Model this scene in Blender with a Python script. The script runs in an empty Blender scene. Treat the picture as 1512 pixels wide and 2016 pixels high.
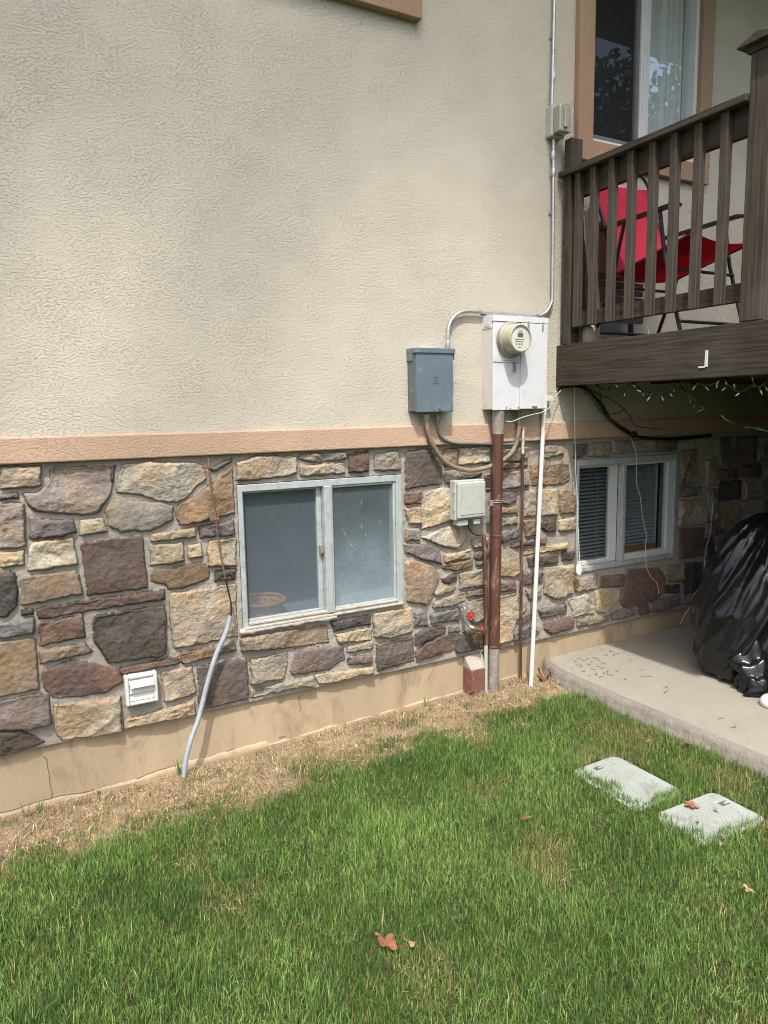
import bpy, bmesh, math, random
import numpy as np
from mathutils import Vector, Matrix

# ------------------------------------------------------------------ camera, sky, sun, exposure
S = bpy.context.scene
COL = S.collection
# world axes: x along the house wall, y into the wall, z up; wall face at y = 0, metres
cam_d = bpy.data.cameras.new("camera")
cam = bpy.data.objects.new("camera", cam_d)
COL.objects.link(cam)
CR = [[0.873717, -0.486125, -0.017341], [0.081725, 0.111556, 0.990392], [0.47952, 0.86674, -0.137197]]          # camera right, up and forward directions
cam.matrix_world = Matrix(((CR[0][0], CR[1][0], -CR[2][0], [-2.7867, -3.55, 1.7446][0]),
                           (CR[0][1], CR[1][1], -CR[2][1], [-2.7867, -3.55, 1.7446][1]),
                           (CR[0][2], CR[1][2], -CR[2][2], [-2.7867, -3.55, 1.7446][2]),
                           (0, 0, 0, 1)))
cam_d.sensor_fit = 'VERTICAL'
cam_d.sensor_height = 24.0
cam_d.lens = 24.0 * 1426.22 / 2016
cam_d.clip_start = 0.05
cam_d.clip_end = 500
S.camera = cam

SUN = Vector((-0.59, -1.0, 2.0)).normalized()
w = bpy.data.worlds.new("World")
S.world = w
w.use_nodes = True
nt = w.node_tree
sky = nt.nodes.new("ShaderNodeTexSky")
sky.sky_type = 'NISHITA'
sky.sun_disc = False
sky.sun_elevation = math.asin(SUN.z)
sky.sun_rotation = math.atan2(SUN.x, SUN.y)
sky.dust_density = 4.5
sky.air_density = 1.0
sky.ozone_density = 0.6
bg = nt.nodes["Background"]
bg.inputs[1].default_value = 0.15
nt.links.new(sky.outputs[0], bg.inputs[0])
sun_d = bpy.data.lights.new("sun", 'SUN')
sun_d.energy = 2.3
sun_d.angle = math.radians(1.4)
sun_d.color = (1.0, 0.965, 0.92)
sun_o = bpy.data.objects.new("sun", sun_d)
COL.objects.link(sun_o)
sun_o.rotation_euler = (-SUN).to_track_quat('-Z', 'Y').to_euler()
S.view_settings.view_transform = 'Standard'
S.view_settings.look = 'None'
S.view_settings.gamma = 1.0
S.view_settings.exposure = 1.15
S.render.engine = 'CYCLES'
S.cycles.use_denoising = True
S.cycles.denoiser = 'OPENIMAGEDENOISE'
S.cycles.denoising_input_passes = 'RGB_ALBEDO_NORMAL'
S.cycles.denoising_prefilter = 'ACCURATE'
S.cycles.filter_width = 1.0
S.cycles.max_bounces = 8
S.cycles.transparent_max_bounces = 16
S.cycles.caustics_reflective = False
S.cycles.caustics_refractive = False

random.seed(7)
RNG = np.random.default_rng(11)


def lin(r, g, b, k=1.0):
    def f(c):
        c /= 255.0
        return (c / 12.92 if c <= 0.04045 else ((c + 0.055) / 1.055) ** 2.4) * k
    return (f(r), f(g), f(b), 1.0)


# ------------------------------------------------------------------ noise on arrays
_perm = RNG.permutation(512)
_grad = RNG.normal(size=(512, 2))
_grad /= np.linalg.norm(_grad, axis=1)[:, None]


def perlin(x, y, seed=0):
    x = np.asarray(x, float) + seed * 17.31
    y = np.asarray(y, float) + seed * 9.77
    xi = np.floor(x).astype(int); yi = np.floor(y).astype(int)
    fx = x - xi; fy = y - yi
    u = fx * fx * fx * (fx * (fx * 6 - 15) + 10); v = fy * fy * fy * (fy * (fy * 6 - 15) + 10)

    def g(ix, iy, dx, dy):
        h = _grad[_perm[(_perm[ix & 511] + iy) & 511]]
        return h[..., 0] * dx + h[..., 1] * dy
    a = g(xi, yi, fx, fy); b = g(xi + 1, yi, fx - 1, fy)
    c = g(xi, yi + 1, fx, fy - 1); d = g(xi + 1, yi + 1, fx - 1, fy - 1)
    return 1.4 * ((a * (1 - u) + b * u) * (1 - v) + (c * (1 - u) + d * u) * v)


def fbm(x, y, seed=0, octv=4, gain=0.5):
    s = 0; a = 1
    for o in range(octv):
        s = s + a * perlin(x * 2 ** o, y * 2 ** o, seed + o * 3.1)
        a *= gain
    return s


# ------------------------------------------------------------------ materials
def nd(t, kind, **kw):
    n = t.nodes.new(kind)
    for k, v in kw.items():
        setattr(n, k, v)
    return n


def ramp(t, fac, stops):
    r = nd(t, "ShaderNodeValToRGB")
    els = r.color_ramp.elements
    while len(els) < len(stops):
        els.new(0.5)
    for e, (p, c) in zip(els, stops):
        e.position = p
        e.color = c if len(c) == 4 else (*c, 1)
    t.links.new(fac, r.inputs[0])
    return r.outputs[0]


def noise(t, scale, detail=4, rough=0.55, dist=0.0, vec=None, stretch=None):
    tc = nd(t, "ShaderNodeTexCoord")
    src = tc.outputs['Object'] if vec is None else vec
    if stretch:
        mp = nd(t, "ShaderNodeMapping")
        mp.inputs['Scale'].default_value = stretch
        t.links.new(src, mp.inputs[0])
        src = mp.outputs[0]
    n = nd(t, "ShaderNodeTexNoise")
    n.inputs['Scale'].default_value = scale
    n.inputs['Detail'].default_value = detail
    n.inputs['Roughness'].default_value = rough
    n.inputs['Distortion'].default_value = dist
    t.links.new(src, n.inputs['Vector'])
    return n.outputs['Fac']


def mixc(t, fac, a, b, mode='MIX'):
    m = nd(t, "ShaderNodeMix", data_type='RGBA', blend_type=mode)
    for sock, v in ((m.inputs[0], fac), (m.inputs[6], a), (m.inputs[7], b)):
        if hasattr(v, 'links'):
            t.links.new(v, sock)
        elif isinstance(v, (int, float)):
            sock.default_value = v
        else:
            sock.default_value = v if len(v) == 4 else (*v, 1)
    return m.outputs[2]


def math_n(t, op, a, b=None, clamp=False):
    m = nd(t, "ShaderNodeMath", operation=op, use_clamp=clamp)
    for i, v in enumerate((a, b)):
        if v is None:
            continue
        if hasattr(v, 'links'):
            t.links.new(v, m.inputs[i])
        else:
            m.inputs[i].default_value = v
    return m.outputs[0]


def bump(t, h, strength, dist, prev=None):
    b = nd(t, "ShaderNodeBump")
    b.inputs['Strength'].default_value = strength
    b.inputs['Distance'].default_value = dist
    t.links.new(h, b.inputs['Height'])
    if prev is not None:
        t.links.new(prev, b.inputs['Normal'])
    return b.outputs[0]


def new_mat(name):
    m = bpy.data.materials.new(name)
    m.use_nodes = True
    t = m.node_tree
    return m, t, t.nodes["Principled BSDF"]


def paint(name, col, rough=0.5, metal=0.0, var=0.12, vscale=12.0, dirt=None, dirt_amt=0.35, dscale=7.0,
          bmp=0.0, bscale=90.0, bdist=0.002, stretch=None, coat=0.0):
    """A plain painted or plastic surface with mottling, optional dirt blotches and fine relief."""
    m, t, p = new_mat(name)
    n = noise(t, vscale, 5, 0.6, stretch=stretch)
    c0 = tuple(x * (1 - var) for x in col[:3]); c1 = tuple(min(1, x * (1 + var)) for x in col[:3])
    c = ramp(t, n, [(0.3, c0), (0.7, c1)])
    if dirt is not None:
        d = noise(t, dscale, 8, 0.7, 0.6, stretch=stretch)
        f = ramp(t, d, [(0.52, (0, 0, 0)), (0.72, (dirt_amt,) * 3)])
        c = mixc(t, f, c, dirt)
    t.links.new(c, p.inputs['Base Color'])
    rr = ramp(t, n, [(0.2, (rough * 0.85,) * 3), (0.8, (min(1, rough * 1.15),) * 3)])
    t.links.new(rr, p.inputs['Roughness'])
    p.inputs['Metallic'].default_value = metal
    p.inputs['Coat Weight'].default_value = coat
    if bmp:
        t.links.new(bump(t, noise(t, bscale, 3, 0.6, stretch=stretch), bmp, bdist), p.inputs['Normal'])
    return m


def stucco(name, col, var=0.07, strength=1.0, dirt=None):
    m, t, p = new_mat(name)
    big = noise(t, 1.6, 5, 0.6)
    mid = noise(t, 9, 4, 0.6)
    c = ramp(t, big, [(0.3, tuple(x * (1 - var) for x in col[:3])), (0.7, tuple(min(1, x * (1 + var)) for x in col[:3]))])
    c = mixc(t, 0.35, c, ramp(t, mid, [(0.3, tuple(x * 0.95 for x in col[:3])), (0.7, tuple(x * 1.04 for x in col[:3]))]))
    if dirt is not None:
        c = mixc(t, ramp(t, noise(t, 3.0, 8, 0.7, 0.4), [(0.5, (0, 0, 0)), (0.75, (0.55,) * 3)]), c, dirt)
    t.links.new(c, p.inputs['Base Color'])
    p.inputs['Roughness'].default_value = 0.95
    p.inputs['Specular IOR Level'].default_value = 0.15
    # trowelled lace: short wandering crevices, mostly level, in patches
    n1 = noise(t, 92, 2.5, 0.6, 0.25, stretch=(0.85, 1, 1.4))
    n2 = noise(t, 58, 2.0, 0.5, 0.4, stretch=(0.95, 1, 1.3))
    crev = ramp(t, n1, [(0.40, (0, 0, 0)), (0.47, (0.9,) * 3), (0.62, (1, 1, 1))])
    rid = math_n(t, 'ABSOLUTE', math_n(t, 'SUBTRACT', n2, 0.5))
    crev2 = ramp(t, rid, [(0.0, (0, 0, 0)), (0.03, (1, 1, 1))])
    patch = ramp(t, noise(t, 4.5, 3, 0.5), [(0.34, (0.35,) * 3), (0.66, (1, 1, 1))])
    h = math_n(t, 'MULTIPLY', math_n(t, 'ADD', math_n(t, 'MULTIPLY', crev2, 0.12), crev), patch)
    b = bump(t, h, 0.9 * strength, 0.0044)
    b = bump(t, noise(t, 9, 3, 0.5), 0.12, 0.008, b)
    t.links.new(b, p.inputs['Normal'])
    return m


def wood(name, col, along, dark=0.45, grey=None):
    """Weathered stained timber; `along` is the grain axis."""
    m, t, p = new_mat(name)
    st = [26.0, 26.0, 26.0]; st['xyz'.index(along)] = 1.1
    st2 = [60.0, 60.0, 60.0]; st2['xyz'.index(along)] = 2.5
    n = noise(t, 1.0, 6, 0.65, 1.2, stretch=tuple(st))
    n2 = noise(t, 2.2, 5, 0.6)
    c = ramp(t, n, [(0.33, tuple(x * dark for x in col[:3])), (0.5, tuple(col[:3])), (0.66, tuple(x * 1.75 for x in col[:3]))])
    if grey is not None:
        c = mixc(t, ramp(t, n2, [(0.42, (0, 0, 0)), (0.68, (0.8,) * 3)]), c, grey)
    fine = noise(t, 1.0, 3, 0.7, stretch=tuple(st2))
    c = mixc(t, ramp(t, fine, [(0.38, (0.75,) * 3), (0.5, (0, 0, 0))]), c, tuple(x * 0.35 for x in col[:3]))
    t.links.new(c, p.inputs['Base Color'])
    p.inputs['Roughness'].default_value = 0.75
    b = bump(t, n, 0.8, 0.005)
    b = bump(t, fine, 0.7, 0.003, b)
    t.links.new(b, p.inputs['Normal'])
    return m


def attr_mat(name, attr="Col", rough=0.9, bmps=((220, 0.5, 0.003),), speck=0.25, spec=0.2, trans=0.0, cracks=False):
    m, t, p = new_mat(name)
    a = nd(t, "ShaderNodeAttribute", attribute_name=attr)
    c = a.outputs['Color']
    if speck:
        n = noise(t, 130, 5, 0.7)
        f = ramp(t, n, [(0.25, (1 - speck * 1.4,) * 3), (0.5, (1, 1, 1)), (0.8, (1 + speck,) * 3)])
        c = mixc(t, 1.0, c, f, 'MULTIPLY')
    t.links.new(c, p.inputs['Base Color'])
    p.inputs['Roughness'].default_value = rough
    p.inputs['Specular IOR Level'].default_value = spec
    b = None
    if cracks:
        for sc_k, stx in ((9, (1, 1, 1.7)), (20, (0.8, 1, 1.5))):
            cn_ = noise(t, sc_k, 4, 0.6, 1.6, stretch=stx)
            hr = ramp(t, math_n(t, 'ABSOLUTE', math_n(t, 'SUBTRACT', cn_, 0.5)), [(0.0, (0, 0, 0)), (0.012, (0.75,) * 3), (0.06, (1, 1, 1))])
            b = bump(t, math_n(t, 'MULTIPLY', hr, a.outputs['Alpha']), 0.55, 0.004, b)
            stp_ = noise(t, sc_k * 0.8, 3, 0.55, 0.8, stretch=stx)
            b = bump(t, math_n(t, 'MULTIPLY', math_n(t, 'PINGPONG', math_n(t, 'MULTIPLY', stp_, 4.0), 1.0), a.outputs['Alpha']), 0.35, 0.006, b)
    for s, st, d in bmps:
        b = bump(t, noise(t, s, 4, 0.65), st, d, b)
    if b is not None:
        t.links.new(b, p.inputs['Normal'])
    if trans:
        tr = nd(t, "ShaderNodeBsdfTranslucent")
        t.links.new(c, tr.inputs[0])
        mx = nd(t, "ShaderNodeMixShader")
        mx.inputs[0].default_value = trans
        t.links.new(p.outputs[0], mx.inputs[1]); t.links.new(tr.outputs[0], mx.inputs[2])
        t.links.new(mx.outputs[0], t.nodes["Material Output"].inputs[0])
    return m


def glass(name, refl=0.9, dust_refl_col=(0.3, 0.34, 0.38), dust_stops=((0.3, 0.1), (0.8, 0.3)), dscale=3.0, grad=None,
          tint=(0.9, 0.95, 0.97), rough=0.0, streaks=False, f0=0.07):
    """A window pane: clear glass that reflects, under a film carrying dust, condensation and, on one pane, painted reflection."""
    m, t, p = new_mat(name)
    tr = nd(t, "ShaderNodeBsdfTransparent"); tr.inputs[0].default_value = (*tint, 1)
    gl = nd(t, "ShaderNodeBsdfGlossy"); gl.inputs['Roughness'].default_value = rough
    gl.inputs[0].default_value = (refl,) * 3 + (1,)
    lw = nd(t, "ShaderNodeLayerWeight"); lw.inputs[0].default_value = 0.5
    mx = nd(t, "ShaderNodeMixShader")
    sch = math_n(t, 'ADD', math_n(t, 'MULTIPLY', math_n(t, 'POWER', lw.outputs['Facing'], 4.0), 0.9), f0)
    t.links.new(sch, mx.inputs[0]); t.links.new(tr.outputs[0], mx.inputs[1]); t.links.new(gl.outputs[0], mx.inputs[2])
    df = nd(t, "ShaderNodeBsdfDiffuse"); df.inputs[0].default_value = (*dust_refl_col, 1)
    n = noise(t, dscale, 6, 0.65, 0.3)
    f = ramp(t, n, [(pp, (v,) * 3) for pp, v in dust_stops])
    if grad is not None:            # film denser toward the foot; condensation on the steamed pane
        z0, z1, amt = grad
        tc = nd(t, "ShaderNodeTexCoord")
        sx = nd(t, "ShaderNodeSeparateXYZ")
        t.links.new(tc.outputs['Object'], sx.inputs[0])
        mr = nd(t, "ShaderNodeMapRange")
        mr.inputs[1].default_value = z0; mr.inputs[2].default_value = z1
        mr.inputs[3].default_value = amt; mr.inputs[4].default_value = 0.0
        t.links.new(math_n(t, 'ADD', sx.outputs[2], math_n(t, 'MULTIPLY', noise(t, 4.0, 5, 0.6), 0.22)), mr.inputs[0])
        f = math_n(t, 'ADD', f, math_n(t, 'MULTIPLY', mr.outputs[0], ramp(t, noise(t, 160, 2, 0.6), [(0.3, (0.6,) * 3), (0.7, (1, 1, 1))])), True)
    if streaks:
        s = noise(t, 1.0, 2, 0.5, stretch=(60, 60, 9))
        f = math_n(t, 'ADD', f, ramp(t, s, [(0.70, (0, 0, 0)), (0.76, (0.4,) * 3)]), True)
    mx2 = nd(t, "ShaderNodeMixShader")
    t.links.new(f, mx2.inputs[0]); t.links.new(mx.outputs[0], mx2.inputs[1]); t.links.new(df.outputs[0], mx2.inputs[2])
    t.links.new(mx2.outputs[0], t.nodes["Material Output"].inputs[0])
    return m


# ------------------------------------------------------------------ mesh builder
class MB:
    def __init__(self):
        self.v = []; self.f = []; self.s = []

    def add(self, vs, fs, smooth=False):
        o = len(self.v)
        self.v += [tuple(v) for v in vs]
        self.f += [tuple(i + o for i in f) for f in fs]
        self.s += [smooth] * len(fs)
        return self

    def box(self, lo, hi):
        (a, b, c), (d, e, f) = lo, hi
        vs = [(a, b, c), (d, b, c), (d, e, c), (a, e, c), (a, b, f), (d, b, f), (d, e, f), (a, e, f)]
        return self.add(vs, [(0, 3, 2, 1), (4, 5, 6, 7), (0, 1, 5, 4), (1, 2, 6, 5), (2, 3, 7, 6), (3, 0, 4, 7)])

    def bar(self, p, q, wdt, hgt, up=(0, 0, 1)):
        """A rectangular bar from p to q."""
        p = Vector(p); q = Vector(q); d = (q - p).normalized()
        u = Vector(up); sx = d.cross(u)
        if sx.length < 1e-4:
            sx = d.cross(Vector((1, 0, 0)))
        sx.normalize(); uz = sx.cross(d)
        vs = []
        for e in (p, q):
            for a, b in ((-1, -1), (1, -1), (1, 1), (-1, 1)):
                vs.append(e + sx * a * wdt / 2 + uz * b * hgt / 2)
        return self.add(vs, [(0, 1, 2, 3), (7, 6, 5, 4), (0, 4, 5, 1), (1, 5, 6, 2), (2, 6, 7, 3), (3, 7, 4, 0)])

    def tube(self, pts, r, n=10, closed=False, caps=True):
        P = [Vector(p) for p in pts]
        R = r if isinstance(r, (list, tuple)) else [r] * len(P)
        rings = []
        nrm = None
        for i, p in enumerate(P):
            a = P[i - 1] if i > 0 else (P[-1] if closed else p)
            b = P[i + 1] if i < len(P) - 1 else (P[0] if closed else p)
            d = (b - a).normalized()
            if nrm is None:
                nrm = d.cross(Vector((0, 0, 1)) if abs(d.z) < 0.9 else Vector((1, 0, 0))).normalized()
            nrm = (nrm - d * nrm.dot(d)).normalized()
            bi = d.cross(nrm)
            rings.append([p + (nrm * math.cos(2 * math.pi * k / n) + bi * math.sin(2 * math.pi * k / n)) * R[i] for k in range(n)])
        vs = [v for rg in rings for v in rg]
        fs = []
        m = len(P)
        for i in range(m if closed else m - 1):
            j = (i + 1) % m
            for k in range(n):
                fs.append((i * n + k, i * n + (k + 1) % n, j * n + (k + 1) % n, j * n + k))
        self.add(vs, fs, True)
        if caps and not closed:
            self.add(rings[0], [tuple(reversed(range(n)))])
            self.add(rings[-1], [tuple(range(n))])
        return self

    def lathe(self, origin, axis, prof, n=40, ref=(1, 0, 0), caps=True):
        """prof: list of (distance along axis, radius)."""
        o = Vector(origin); ax = Vector(axis).normalized()
        u = Vector(ref); u = (u - ax * u.dot(ax)).normalized(); v = ax.cross(u)
        vs = []
        for h, r in prof:
            for k in range(n):
                a = 2 * math.pi * k / n
                vs.append(o + ax * h + (u * math.cos(a) + v * math.sin(a)) * r)
        fs = []
        for i in range(len(prof) - 1):
            for k in range(n):
                fs.append((i * n + k, i * n + (k + 1) % n, (i + 1) * n + (k + 1) % n, (i + 1) * n + k))
        self.add(vs, fs, True)
        if not caps:
            return self
        self.add(vs[:n], [tuple(reversed(range(n)))])
        self.add(vs[-n:], [tuple(range(n))])
        return self

    def prism(self, poly, a, b, axis='y'):
        """Extrude a 2-D outline; for axis y the outline is (x, z), for z it is (x, y), for x it is (y, z)."""
        def P(q, h):
            return {'y': (q[0], h, q[1]), 'z': (q[0], q[1], h), 'x': (h, q[0], q[1])}[axis]
        n = len(poly)
        vs = [P(q, a) for q in poly] + [P(q, b) for q in poly]
        fs = [tuple(range(n)), tuple(range(2 * n - 1, n - 1, -1))]
        fs += [(i, i + n, (i + 1) % n + n, (i + 1) % n) for i in range(n)]
        return self.add(vs, fs)

    def build(self, name, mat, parent=None, bevel=0.0, seg=2, loc=None):
        base = Vector(loc) if loc is not None else (parent_loc(parent) if parent else Vector((0, 0, 0)))
        me = bpy.data.meshes.new(name)
        me.from_pydata([tuple(Vector(v) - base) for v in self.v], [], self.f)
        me.polygons.foreach_set('use_smooth', self.s)
        me.update()
        bm = bmesh.new(); bm.from_mesh(me)
        bmesh.ops.recalc_face_normals(bm, faces=bm.faces)
        bm.to_mesh(me); bm.free()
        me.materials.append(mat)
        o = bpy.data.objects.new(name, me)
        COL.objects.link(o)
        if parent:
            o.parent = parent
            if loc is not None:
                o.location = base - parent_loc(parent)
        elif loc is not None:
            o.location = base
        if bevel:
            md = o.modifiers.new("bevel", 'BEVEL')
            md.width = bevel; md.segments = seg; md.limit_method = 'ANGLE'; md.angle_limit = math.radians(40)
            md.harden_normals = False
        return o


def parent_loc(o):
    l = Vector((0, 0, 0))
    while o is not None:
        l = l + Vector(o.location)
        o = o.parent
    return l


def smooth(pts, k=6):
    """Catmull-Rom through the given points."""
    P = [Vector(p) for p in pts]
    out = []
    for i in range(len(P) - 1):
        a = P[max(0, i - 1)]; b = P[i]; c = P[i + 1]; d = P[min(len(P) - 1, i + 2)]
        for j in range(k):
            t = j / k
            out.append(0.5 * ((2 * b) + (c - a) * t + (2 * a - 5 * b + 4 * c - d) * t * t + (3 * b - a - 3 * c + d) * t ** 3))
    out.append(P[-1])
    return out


def tag(o, label, cat, group=None):
    o['label'] = label; o['category'] = cat
    if group:
        o['group'] = group
    return o


def thing(name, label, cat, loc, group=None):
    o = bpy.data.objects.new(name, None)
    o.empty_display_size = 0.1
    COL.objects.link(o)
    o.location = loc
    return tag(o, label, cat, group)


def grid_mesh(name, co, nx, ny, mat, parent=None, faces=None, smooth_f=True):
    """Mesh over an ny-by-nx lattice of points (fast)."""
    if faces is None:
        i = np.arange(nx * ny).reshape(ny, nx)
        faces = np.stack([i[:-1, :-1], i[:-1, 1:], i[1:, 1:], i[1:, :-1]], -1).reshape(-1, 4)
    used, inv = np.unique(faces, return_inverse=True)
    co2 = co[used]
    fc = inv.reshape(-1, 4)
    me = bpy.data.meshes.new(name)
    me.vertices.add(len(co2)); me.vertices.foreach_set('co', co2.astype(np.float32).ravel())
    me.loops.add(fc.size); me.loops.foreach_set('vertex_index', fc.astype(np.int32).ravel())
    me.polygons.add(len(fc))
    me.polygons.foreach_set('loop_start', np.arange(0, fc.size, 4, dtype=np.int32))
    me.polygons.foreach_set('use_smooth', np.full(len(fc), smooth_f))
    me.update(calc_edges=True)
    me.materials.append(mat)
    o = bpy.data.objects.new(name, me)
    COL.objects.link(o)
    if parent:
        o.parent = parent
    return o, used


def set_col(me, cols, name="Col", alpha=None):
    a = me.attributes.new(name, 'FLOAT_COLOR', 'POINT')
    c = np.ones((len(cols), 4), np.float32)
    c[:, :3] = cols
    if alpha is not None:
        c[:, 3] = alpha
    a.data.foreach_set('color', c.ravel())


# ------------------------------------------------------------------ shared materials
M_stucco = stucco("cream_stucco", lin(215, 208, 190, 0.72), var=0.03)
M_band = stucco("tan_stucco_band", lin(201, 172, 146, 0.77), strength=0.9)
M_trim = stucco("brown_stucco_trim", lin(186, 156, 130, 0.66), strength=0.7)
M_found = paint("foundation_paint", lin(204, 183, 150, 0.60), 0.9, var=0.11, vscale=4, dirt=lin(148, 124, 96, .6), dirt_amt=0.75, dscale=6, stretch=(1, 1, 0.45), bmp=0.5, bscale=70, bdist=0.004)
M_stone = attr_mat("split_stone", bmps=((60, 0.6, 0.006), (170, 0.6, 0.003)), speck=0.22, cracks=True)
M_mortar = paint("grey_mortar", lin(172, 165, 152, 0.74), 0.95, var=0.16, vscale=14, dirt=lin(120, 112, 100), dirt_amt=0.5, dscale=6, bmp=0.9, bscale=110, bdist=0.004)
M_alu = paint("weathered_aluminium", lin(192, 199, 197, 0.76), 0.55, 0.25, var=0.12, vscale=20, dirt=lin(120, 122, 112), dirt_amt=0.7, dscale=22, bmp=0.3, bscale=150)
M_alu_low = paint("chalky_aluminium_sill", lin(208, 200, 184, 0.62), 0.7, 0.0, var=0.12, vscale=25, dirt=lin(120, 100, 84), dirt_amt=0.8, dscale=18, bmp=0.5, bscale=120)
M_vinyl = paint("white_vinyl", lin(226, 228, 224, 0.72), 0.4, var=0.05)
M_white = paint("white_enamel", lin(240, 243, 246, 0.66), 0.38, var=0.03, vscale=6, dirt=lin(175, 165, 150), dirt_amt=0.5, dscale=9)
M_white_side = paint("grubby_white_enamel", lin(224, 218, 210, 0.75), 0.5, var=0.05, vscale=6, dirt=lin(130, 112, 98), dirt_amt=0.55, dscale=13)
M_blue = paint("blue_grey_enamel", lin(118, 134, 146, 0.6), 0.42, var=0.06, vscale=8, dirt=lin(140, 150, 155), dirt_amt=0.4, dscale=8)
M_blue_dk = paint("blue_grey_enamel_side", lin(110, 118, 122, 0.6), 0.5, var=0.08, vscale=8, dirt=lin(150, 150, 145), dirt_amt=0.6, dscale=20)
M_steel = paint("galvanised_steel", lin(186, 190, 190, 0.9), 0.38, 0.6, var=0.15, vscale=30, dirt=lin(110, 108, 104), dirt_amt=0.5, dscale=25)
M_zinc = paint("grey_bare_pipe", lin(150, 142, 134, 0.85), 0.6, 0.3, var=0.2, vscale=25, dirt=lin(196, 186, 172), dirt_amt=0.8, dscale=20, bmp=0.3)
M_brownpipe = paint("brown_pipe_paint", lin(106, 70, 56, 0.56), 0.45, var=0.12, vscale=10, dirt=lin(190, 150, 134), dirt_amt=0.75, dscale=14, stretch=(1, 1, 0.35), bmp=0.2)
M_cable = paint("grey_flexible_conduit", lin(132, 116, 98, 0.85), 0.65, var=0.18, vscale=22, dirt=lin(170, 155, 132), dirt_amt=0.7, dscale=15)
M_cable2 = paint("blue_grey_conduit", lin(124, 130, 126, 0.85), 0.5, 0.2, var=0.15, vscale=22, dirt=lin(150, 130, 105), dirt_amt=0.7, dscale=12)
M_pvc = paint("white_pvc", lin(238, 236, 230, 0.7), 0.4, var=0.03, dirt=lin(170, 160, 145), dirt_amt=0.4, dscale=18)
M_pvc_grey = paint("grey_pvc", lin(150, 158, 166, 0.88), 0.45, var=0.06, dirt=lin(180, 176, 168), dirt_amt=0.5, dscale=15)
M_nid = paint("grey_weathered_plastic", lin(178, 182, 172, 0.85), 0.6, var=0.07, vscale=14, dirt=lin(130, 136, 130), dirt_amt=0.7, dscale=16, stretch=(1, 1, 0.4))
M_black = paint("black_paint", (0.012, 0.012, 0.014, 1), 0.4, var=0.2)
M_rust = paint("rusty_wire", lin(128, 92, 76, 0.8), 0.8, var=0.2, vscale=40)
M_brass = paint("dull_brass", lin(140, 124, 70, 0.7), 0.5, 0.6, var=0.3, vscale=60)
M_redpaint = paint("red_enamel", lin(190, 60, 44, 0.6), 0.4, var=0.25, vscale=60, dirt=lin(90, 60, 50), dirt_amt=0.7, dscale=70)
M_brick = paint("red_brick", lin(138, 92, 78, 0.6), 0.95, var=0.16, vscale=30, dirt=lin(176, 130, 110), dirt_amt=0.6, dscale=18, bmp=0.8, bscale=90, bdist=0.004)
M_brickcap = paint("brick_mortar_cap", lin(190, 180, 165, 0.6), 0.95, var=0.12, vscale=30, bmp=0.7, bscale=80, bdist=0.004)
M_wood = wood("deck_timber_y", lin(92, 75, 58, 0.27), 'y', grey=lin(126, 116, 102, 0.26))
M_wood_x = wood("deck_timber_x", lin(92, 75, 58, 0.27), 'x', grey=lin(126, 116, 102, 0.26))
M_wood_z = wood("deck_timber_z", lin(92, 77, 61, 0.35), 'z', grey=lin(122, 114, 102, 0.35))
M_woodlt = wood("pale_timber", lin(160, 136, 96, 0.8), 'x')
M_red = paint("red_sling_fabric", lin(214, 44, 74, 0.66), 0.7, var=0.05, vscale=5, bmp=0.3, bscale=700, bdist=0.0006)
_t = M_red.node_tree; _p = _t.nodes["Principled BSDF"]
_tl = nd(_t, "ShaderNodeBsdfTranslucent"); _mx = nd(_t, "ShaderNodeMixShader"); _mx.inputs[0].default_value = 0.42
_t.links.new(_p.inputs['Base Color'].links[0].from_socket, _tl.inputs[0])
_t.links.new(_p.outputs[0], _mx.inputs[1]); _t.links.new(_tl.outputs[0], _mx.inputs[2])
_t.links.new(_mx.outputs[0], _t.nodes["Material Output"].inputs[0])
M_redtrim = paint("dark_red_webbing", lin(150, 22, 36, 0.6), 0.7, var=0.05)
M_brownch = paint("brown_chair_paint", lin(96, 74, 60, 0.7), 0.5, var=0.12)
M_beigech = paint("beige_chair_slats", lin(176, 160, 138, 0.8), 0.6, var=0.1)
M_concrete = paint("patio_concrete", lin(205, 199, 182, 0.39), 0.92, var=0.09, vscale=3.5, dirt=lin(176, 158, 130, 0.5), dirt_amt=0.5, dscale=4, bmp=0.45, bscale=140, bdist=0.003)
M_concside = paint("broken_concrete_edge", lin(160, 153, 142, 0.52), 0.95, var=0.12, vscale=16, dirt=lin(128, 116, 100, .6), dirt_amt=0.5, dscale=6, bmp=0.7, bscale=45, bdist=0.012)
M_lid = paint("faded_green_plastic", lin(192, 200, 190, 0.5), 0.75, var=0.08, vscale=9, dirt=lin(142, 140, 122, 0.45), dirt_amt=0.95, dscale=7, bmp=0.5, bscale=60, bdist=0.002)
M_hole = paint("slot_shadow_plastic", lin(92, 96, 92, 0.7), 0.8)
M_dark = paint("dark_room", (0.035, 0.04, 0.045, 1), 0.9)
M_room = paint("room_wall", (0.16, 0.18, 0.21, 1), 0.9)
M_slat = paint("blind_slat", lin(206, 218, 216, 0.5), 0.5, var=0.04)
M_curtain = paint("sheer_curtain", lin(238, 240, 236, 0.95), 0.9, var=0.05)
M_wicker = paint("wicker", lin(176, 120, 66, 0.9), 0.7, var=0.3, vscale=45)
M_green = paint("green_wire", lin(120, 160, 138, 0.8), 0.5, var=0.1)
M_bulb = paint("clear_bulb", lin(190, 205, 196, 0.8), 0.15, var=0.1)
M_cordw = paint("white_cord", lin(214, 208, 198, 0.8), 0.5, var=0.05)
M_switch = paint("white_switch_plastic", lin(240, 240, 238, 0.9), 0.35, var=0.02)
M_stick = paint("orange_brown_stick", lin(150, 92, 40, 0.8), 0.6, var=0.15)
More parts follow.
